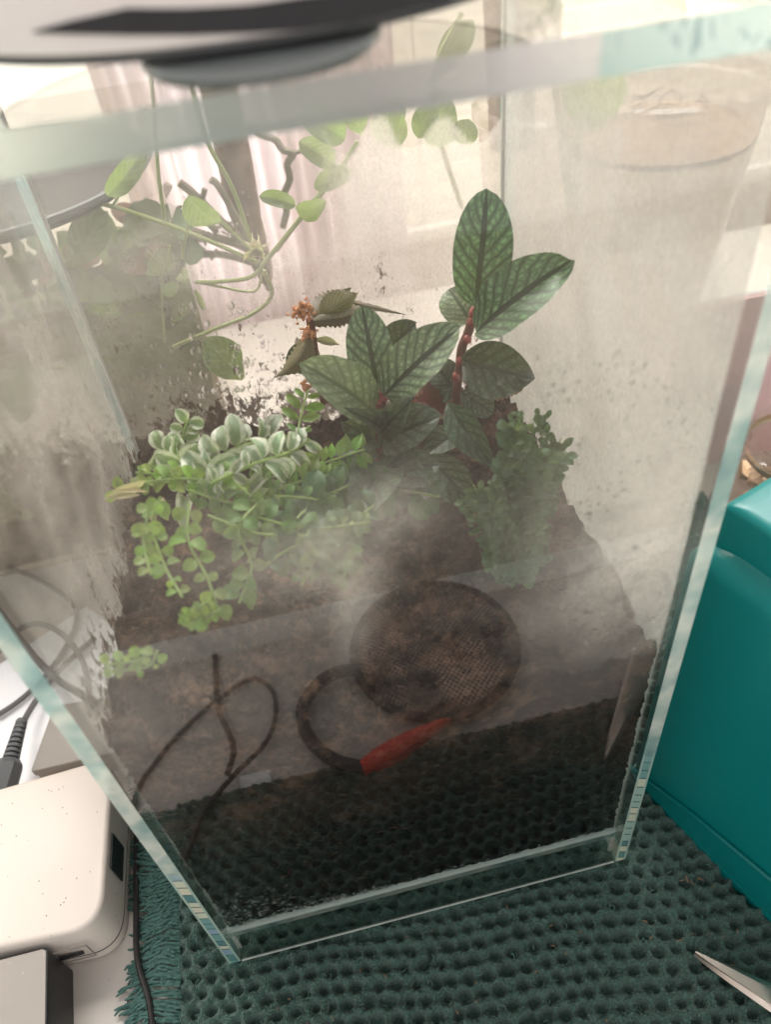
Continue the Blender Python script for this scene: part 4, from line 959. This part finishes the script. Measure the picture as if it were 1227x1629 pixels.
for k in range(16):
    a = random.uniform(0, 6.28); L = random.uniform(12, 28); leafpx('bud', tw[k % 2], vn, (408 + random.gauss(0, 9), 398 + random.gauss(0, 12)), .27, (408 + L * math.cos(a), 398 + L * math.sin(a)), .27, 6)

# second planted tank on the left
t2 = empty('second_glass_tank', (-0.15, 0.46, 0), 'second glass tank full of mossy soil and foliage behind on the left', 'terrarium')
x2 = 0.052; y2 = 0.385
obj('glass_box', MB().box(-0.42, x2, y2, y2 + .16, -.005, .345, ems=(0, 1, 1, 1, 1, 1)).me('glass_box', [MAT['foggy'], MAT['jar']]), t2)
ms = MB(); n = 60
V = []; F = []
for j in range(61):
    for i in range(61):
        x = -0.415 + (x2 - .006 + .415) * i / 60; z = -.002 + (.205) * j / 60
        if j == 60: z += .006 * fnoise((x, 0, 0), 60)
        V.append((x, y2 + .006 + .003 * fnoise((x, z, 2), 50), z))
for j in range(60):
    for i in range(60): a = j * 61 + i; F.append((a, a + 1, a + 62, a + 61))
b = len(V)
for i in range(61): x = -0.415 + (x2 - .006 + .415) * i / 60; V.append((x, y2 + .15, .200 + .01 * fnoise((x, 5, 0), 30)))
for i in range(60): F.append((60 * 61 + i, 60 * 61 + i + 1, b + i + 1, b + i))
for i in range(1): V += [(-.415, y2 + .15, -.002), (x2 - .006, y2 + .15, -.002)]
F.append((60, 0, b, b + 60) if False else tuple([j * 61 + 60 for j in range(61)] + [b + 60, b + 62])); 
obj('mossy_soil', mesh('mossy_soil', V, F, 'moss'), t2)
gl2 = [leaf_mesh('leaf', 'bush', 'round', .3, .15, 3, 8, 0, .12, 11), leaf_mesh('leaf', 'creeper', 'round', .3, .15, 3, 8, 0, .15, 12), leaf_mesh('leaf', 'brown', 'oval', .3, .15, 3, 8, 0, .1, 13), leaf_mesh('leaf', 'olive', 'round', .3, .15, 3, 8, 0, .12, 14)]
for k in range(295):
    x = random.uniform(-.34, x2 - .014); yy = random.uniform(y2 + .010, y2 + .10); z = random.uniform(.185, .272 + .015 * math.sin(x * 40)); a = random.uniform(0, 6.28); w = random.uniform(.018, .040)
    obj('leaf', gl2[random.choice((0, 0, 3, 3, 1, 2, 3))], t2, mw=frame((x, yy, z), (x + w * math.cos(a), yy + w * .3 * math.sin(a), z + w * .4), (0, -.5, 1), w))
# round grey plate on the second tank
pt = empty('round_grey_plate', (-0.09, 0.43, 0.347), 'round warm grey plate with dark rim lying on top of the second tank', 'plate')
pc = at(-12, 288, 2, .352)
obj('dish', auto(MB().lathe(pc.x, pc.y, [(.085, .3455), (.090, .349), (.092, .354), (.089, .3545), (.082, .3505), (.0, .350)], 64, cap=False).me('dish', 'beige'), 40), pt)
obj('rim', auto(MB().tube([(pc.x + .0925 * math.cos(a), pc.y + .0925 * math.sin(a), .353) for a in [i * math.pi / 48 for i in range(97)]], .0022, 6, cap=False).me('rim', 'dgrey')), pt)
pt.location = (pc.x, pc.y, .3455)
for c in pt.children: c.location = -pt.location

fz = MB()
for _ in range(3600):
    x = random.uniform(-.03, .36); yy = random.uniform(-.110, .02)
    if -.012 < x < .262 and yy > -.010: continue
    a = random.uniform(0, 6.28); L = random.uniform(.001, .0035); j_ = int((yy - ty0) / st); i_ = int((x - tx0) / st); h_ = float(H[j_, i_])
    if h_ < -.001: continue
    fz.tube([(x, yy, h_ - .0003), (x + L * .5 * math.cos(a), yy + L * .5 * math.sin(a), h_ + .0009), (x + L * math.cos(a + .5), yy + L * math.sin(a + .5), h_ + random.uniform(-.0004, .0012))], .00013, 3, cap=False)
o = obj('fuzz', fz.me('fuzz', [simple('pale_green_lint', (0.16, 0.30, 0.25), 0.9, .4)]), towel); o['kind'] = 'stuff'
lt = MB()
for _ in range(70):
    x = random.uniform(.02, .34); yy = random.uniform(-.108, -.006); a = random.uniform(0, 6.28); L = random.uniform(.001, .004)
    lt.tube([(x, yy, .0030), (x + L * .5 * math.cos(a), yy + L * .5 * math.sin(a), .0037), (x + L * math.cos(a), yy + L * math.sin(a), .0031)], random.uniform(.00015, .0004), 4)
o = obj('soil_crumbs', lt.me('soil_crumbs', [simple('tan_crumb', (0.30, 0.17, 0.10), 0.8, .4)])); meta(o, 'tiny tan soil crumbs and lint scattered over the towel', 'crumbs', kind='stuff')

# ================================================================ things on the desk, left
ro = empty('white_router', (-0.10, 0.08, -0.006), 'white rounded plastic box with a small side port left of the tank', 'router')
Pq = [Vector((p.x, p.y)) for p in (at(-160, 1300, 2, .04), at(163, 1214, 2, .04), at(168, 1492, 2, .04), at(-160, 1540, 2, .04))]
Pq[2] = Vector((-.0635, .0235)); Pq[1] = Vector((-.062, .134))
obj('shell', auto(MB().prism(rpoly(Pq, .020, 8), -0.004, 0.0405, 0, 0.003, .003).me('shell', 'white'), 40), ro)
obj('port', MB().box(-.0628, -.0618, .060, .082, .012, .034).me('port', 'black'), ro)
obj('seam', auto(MB().prism(rpoly([q + (q - sum(Pq, Vector((0, 0))) / 4).normalized() * .0004 for q in Pq], .020, 8), 0.0035, 0.0043).me('seam', 'dgrey'), 40), ro)
hh = MB()
for x0_, x1_, z0_, z1_ in ((-.102, -.0775, .0245, .0250), (-.102, -.0775, .0075, .0080), (-.102, -.1015, .0080, .0245), (-.078, -.0775, .0080, .0245)): hh.box(x0_, x1_, .0212, .0220, z0_, z1_)
o = obj('hatch_outline', hh.me('hatch_outline', 'grey'), ro); o['kind'] = 'stuff'
obj('slot', MB().box(-.098, -.084, .0228, .0238, .010, .013).me('slot', 'black'), ro)
ad = empty('power_adapter', (-0.11, 0.01, 0), 'grey topped black power adapter brick at the lower left corner', 'adapter')
aq = [Vector((p.x, p.y)) for p in (at(-60, 1500, 2, .034), at(78, 1482, 2, .034), at(74, 1660, 2, .034), at(-60, 1660, 2, .034))]
aq2 = [Vector((aq[0].x, aq[0].y)), Vector((aq[1].x, min(aq[1].y, .0225))), aq[2], aq[3]]; aq2[0].y = min(aq2[0].y, .0225)
obj('casing', auto(MB().prism(rpoly(aq2, .003), -0.005, 0.0335, 0, .001).me('casing', 'black'), 40), ad)
obj('cover', auto(MB().prism(rpoly([q + (sum(aq2, Vector((0, 0))) / 4 - q) * .04 for q in aq2], .003), 0.0336, 0.0345).me('cover', 'grey'), 40), ad)
gb = empty('beige_grey_box', (-0.1, 0.17, 0), 'flat beige grey box behind the white router', 'box')
q1 = [Vector((p.x, p.y)) for p in (at(45, 1232, 2, .02), at(82, 1122, 2, .02), at(200, 1110, 2, .02), at(200, 1215, 2, .02))]
q1 = [Vector((-.128, .150)), Vector((-.117, .203)), Vector((-.045, .197)), Vector((-.045, .150))]
obj('metal_band', auto(MB().prism(rpoly(q1, .003), 0.014, 0.020, 0, .001).me('lid', 'grey'), 40), gb)
obj('base', auto(MB().prism(rpoly([q + (Vector((-.085, .175)) - q) * .03 for q in q1], .003), -0.005, 0.0139).me('base', 'grey'), 40), gb)
pp = obj('sun_patch_sheet', mesh('sun_patch_sheet', [(-.30, .14, -.0045), (-.131, .14, -.0045), (-.06, .262, -.0045), (-.11, .322, -.0045), (-.30, .200, -.0045), (-.30, .14, -.0052), (-.131, .14, -.0052), (-.06, .262, -.0052), (-.11, .322, -.0052), (-.30, .2, -.0052)],
     [(0, 1, 2, 3, 4), (9, 8, 7, 6, 5), (0, 5, 6, 1), (1, 6, 7, 2), (2, 7, 8, 3), (3, 8, 9, 4), (4, 9, 5, 0)], 'paper', False)); meta(pp, 'white sheet standing in for sunlight on the desk, under the looping grey cables', 'paper')  # sheet added so its white colour stands for a sunlit patch of desk
def cable(name, pts, r, mat, label, cat='cable', group=None, z=0.0):
    o = obj(name, auto(MB().tube(spline([at(p[0], p[1], 2, z + (p[2] if len(p) > 2 else 0)) for p in pts]), r, 10).me(name, mat))); return meta(o, label, cat, group)
cable('grey_cable', [(-60, 880), (0, 897), (60, 922), (105, 950), (122, 975), (112, 1015), (80, 1065), (30, 1115), (-30, 1150), (-80, 1160)], .0022, 'greycable', 'grey cable entering at left edge and bending back below, outermost of the tangle', group='tangled cables left of the tank')
cable('grey_cable', [(-70, 1060), (0, 1035, .004), (30, 1002, .008), (62, 992, .009), (100, 1010, .008), (130, 1050, .006), (140, 1090, .004), (143, 1130, .002)], .0024, 'greycable', 'grey cable arching over the others in the tangle', group='tangled cables left of the tank')
cable('grey_cable', [(-60, 900, .010), (0, 975, .010), (50, 1040, .012), (90, 1080, .010), (130, 1105, .018), (150, 1120, .026)], .0030, 'greycable', 'thickest grey cable running diagonally down across the tangle', group='tangled cables left of the tank')
cable('grey_cable', [(150, 1015, .002), (100, 1060, .004), (60, 1110, .006), (36, 1150, .014), (28, 1175, .024)], .0023, 'greycable', 'grey cable leading down into the ribbed black plug', group='tangled cables left of the tank')
pg = empty('black_power_plug', at(20, 1200, 2, .02), 'black power plug with ribbed strain relief behind the white router', 'plug')
a1, a2 = at(34, 1148, 2, .028), at(16, 1210, 2, .026); dd = (a2 - a1)
for k in range(8):
    t = k / 8; c0 = a1 + dd * t; rad = .0042 + .0018 * t
    obj('rib', auto(MB().tube([c0, c0 + dd * .07], rad, 12).me('rib', 'dgrey'), 40), pg)
obj('core', auto(MB().tube([a1 - dd * .05, a2 + dd * .1], .0036, 10).me('core', 'dgrey')), pg)
u_ = dd.normalized(); c0 = a2
obj('housing', auto(MB().tube([c0, c0 + u_ * .004, c0 + u_ * .016, c0 + u_ * .03], [.0070, .0098, .0098, .0085], 8).me('housing', 'dgrey'), 30), pg)
blk = obj('black_cable', auto(MB().tube(spline([(-.075, .142, .01), (-.060, .110, 0), (-.0585, .082, -.002), (-.0565, .045, .001), (-.0545, .015, .002), (-.0465, -.014, .001), (-.046, -.05, -.002), (-.061, -.118, -.003), (-.045, -.15, -.003), (-.016, -.178, -.003), (.025, -.202, -.003),
      (.043, -.190, -.002), (.046, -.166, 0), (.036, -.140, .002), (.011, -.118, .005), (-.01, -.095, .007), (-.024, -.066, .006)]), .0019, 10).me('black_cable', 'cable')))
meta(blk, 'thin black cable running down beside the towel fringe', 'cable')
b2 = obj('black_cable', auto(MB().tube(spline([(.002, -.234, -.003), (.002, -.184, -.001), (.008, -.160, .002), (.013, -.138, .006), (.008, -.118, .009)]), .0022, 10).me('black_cable', 'cable')))
meta(b2, 'short black cable seen only mirrored in the front pane', 'cable')
# mesh sieve in front of the tank, mirrored in its front pane
sv = empty('mesh_sieve', (0.18, -0.205, -0.004), 'round dark mesh sieve with red gripped loop handle, mirrored in the front pane', 'sieve')
cx, cy, R_ = .176, -.188, .064
def msh():
    m = NT('brown_wire_mesh'); v = m.coord('Object', (1, 1, 1)); mp = m.n('ShaderNodeMapping', {0: v}); mp.inputs['Rotation'].default_value = (0, 0, .78); sp = m.n('ShaderNodeSeparateXYZ', {0: mp.outputs[0]})
    a = m.math('ABSOLUTE', m.math('SINE', m.math('MULTIPLY', sp.outputs[0], 1000.0))); b = m.math('ABSOLUTE', m.math('SINE', m.math('MULTIPLY', sp.outputs[1], 1000.0)))
    k = m.math('GREATER_THAN', m.math('MAXIMUM', a, b), .90)
    nn_ = m.ramp(m.noise(v, 28, 4, .6).outputs[0], [(0.42, (0, 0, 0)), (0.56, (1, 1, 1))]); k = m.math('MULTIPLY', k, nn_)
    return m.done(m.pbr(m.mix(k, (0.014, 0.011, 0.010), (0.62, 0.42, 0.34)), .5))
obj('mesh_disc', auto(MB().lathe(cx, cy, [(R_, .004), (R_ * .8, .010), (R_ * .5, .013), (0, .014)], 48, cap=False).me('mesh_disc', [msh()])), sv)
obj('rim', auto(MB().tube([(cx + R_ * math.cos(a), cy + R_ * math.sin(a), .003) for a in [i * math.pi / 32 for i in range(65)]], .004, 8, cap=False).me('rim', 'black')), sv)
P = [(.116, -.184), (.090, -.184), (.068, -.165), (.066, -.140), (.080, -.115), (.102, -.101)]
obj('handle', auto(MB().tube(spline([(x, yy, .003) for x, yy in P]), .0050, 10).me('handle', 'black')), sv)
P = [(.101, -.101), (.124, -.107), (.149, -.116), (.176, -.125)]
obj('red_grip', auto(MB().tube(spline([(x, yy, .003) for x, yy in P], 5), [.0056, .0066, .0078, .0086, .009, .009, .0088, .0084, .0078, .007, .006, .005, .0042, .0036, .003, .002], 10).me('red_grip', 'red')), sv)

# ================================================================ clip lamp lying on the rim
la = empty('puck_lamp', (0.10, 0.06, 0.458), 'blurred white disc lamp with black mesh slot lying on the tank lid', 'lamp')
def circ(a, b, c):
    ax, ay, bx, by, cx_, cy_ = a.x, a.y, b.x, b.y, c.x, c.y; D = 2 * (ax * (by - cy_) + bx * (cy_ - ay) + cx_ * (ay - by))
    ux = ((ax * ax + ay * ay) * (by - cy_) + (bx * bx + by * by) * (cy_ - ay) + (cx_ * cx_ + cy_ * cy_) * (ay - by)) / D
    uy = ((ax * ax + ay * ay) * (cx_ - bx) + (bx * bx + by * by) * (ax - cx_) + (cx_ * cx_ + cy_ * cy_) * (bx - ax)) / D
    return ux, uy, math.hypot(ax - ux, ay - uy)
ZL = .465
ux, uy, ur = circ(at(0, 100, 2, ZL), at(330, 82, 2, ZL), at(700, 12, 2, ZL)); ur = min(ur, .16)
bx_ = at(330, 82, 2, ZL); dv = (Vector((ux, uy)) - Vector((bx_.x, bx_.y))).normalized(); ux, uy = bx_.x + dv.x * ur, bx_.y + dv.y * ur
print('LAMP', ux, uy, ur)
obj('housing', auto(MB().lathe(ux, uy, [(.0, .4632), (ur - .014, .4634), (ur - .004, .4648), (ur, .4665), (ur, .4880), (ur - .004, .4915), (.0, .4930)], 96, cap=False).me('housing', 'white2'), 30), la)
obj('seam', auto(MB().tube([(ux + (ur - .0032) * math.cos(a), uy + (ur - .0032) * math.sin(a), .4648) for a in [i * math.pi / 64 for i in range(129)]], .0011, 6, cap=False).me('seam', 'dgrey')), la)
def oncyl(px, py, rr_):
    r = Rm @ Vector((px - 613.5, py - 814.5, FPX)); a = r.x ** 2 + r.y ** 2; b = 2 * (r.x * (OC.x - ux) + r.y * (OC.y - uy)); c = (OC.x - ux) ** 2 + (OC.y - uy) ** 2 - rr_ ** 2
    t = (-b - math.sqrt(max(0, b * b - 4 * a * c))) / (2 * a); return OC + r * t
lo = [(50, 52), (110, 54), (200, 56), (300, 56), (400, 53), (480, 48), (560, 36), (640, 18), (720, -2)]; up = [(52, 50), (110, 34), (200, 14), (300, 14), (400, 8), (480, -4), (560, -12), (640, -24), (720, -30)]
V = [oncyl(*p, ur + .0006) for p in lo] + [oncyl(*p, ur + .0006) for p in up]; n_ = len(lo)
V += [Vector((v.x - (v.x - ux) * .02, v.y - (v.y - uy) * .02, v.z)) for v in V]
F = [(i, i + 1, n_ + i + 1, n_ + i) for i in range(n_ - 1)] + [(i, i + 2 * n_, i + 1 + 2 * n_, i + 1) for i in range(n_ - 1)] + [(n_ + i, n_ + i + 1, 3 * n_ + i + 1, 3 * n_ + i) for i in range(n_ - 1)]
obj('mesh_slot', mesh('mesh_slot', V, F, 'black', False), la)
fx, fy, fr_ = circ(at(222, 105, 2, .461), at(420, 122, 2, .461), at(608, 50, 2, .461))
print('FOOT', fx, fy, fr_)
obj('rubber_foot', auto(MB().lathe(fx, fy, [(.0, .4589), (fr_ - .002, .459), (fr_, .461), (fr_, .4626), (.0, .463)], 40, cap=False).me('rubber_foot', 'lensgrey'), 30), la)
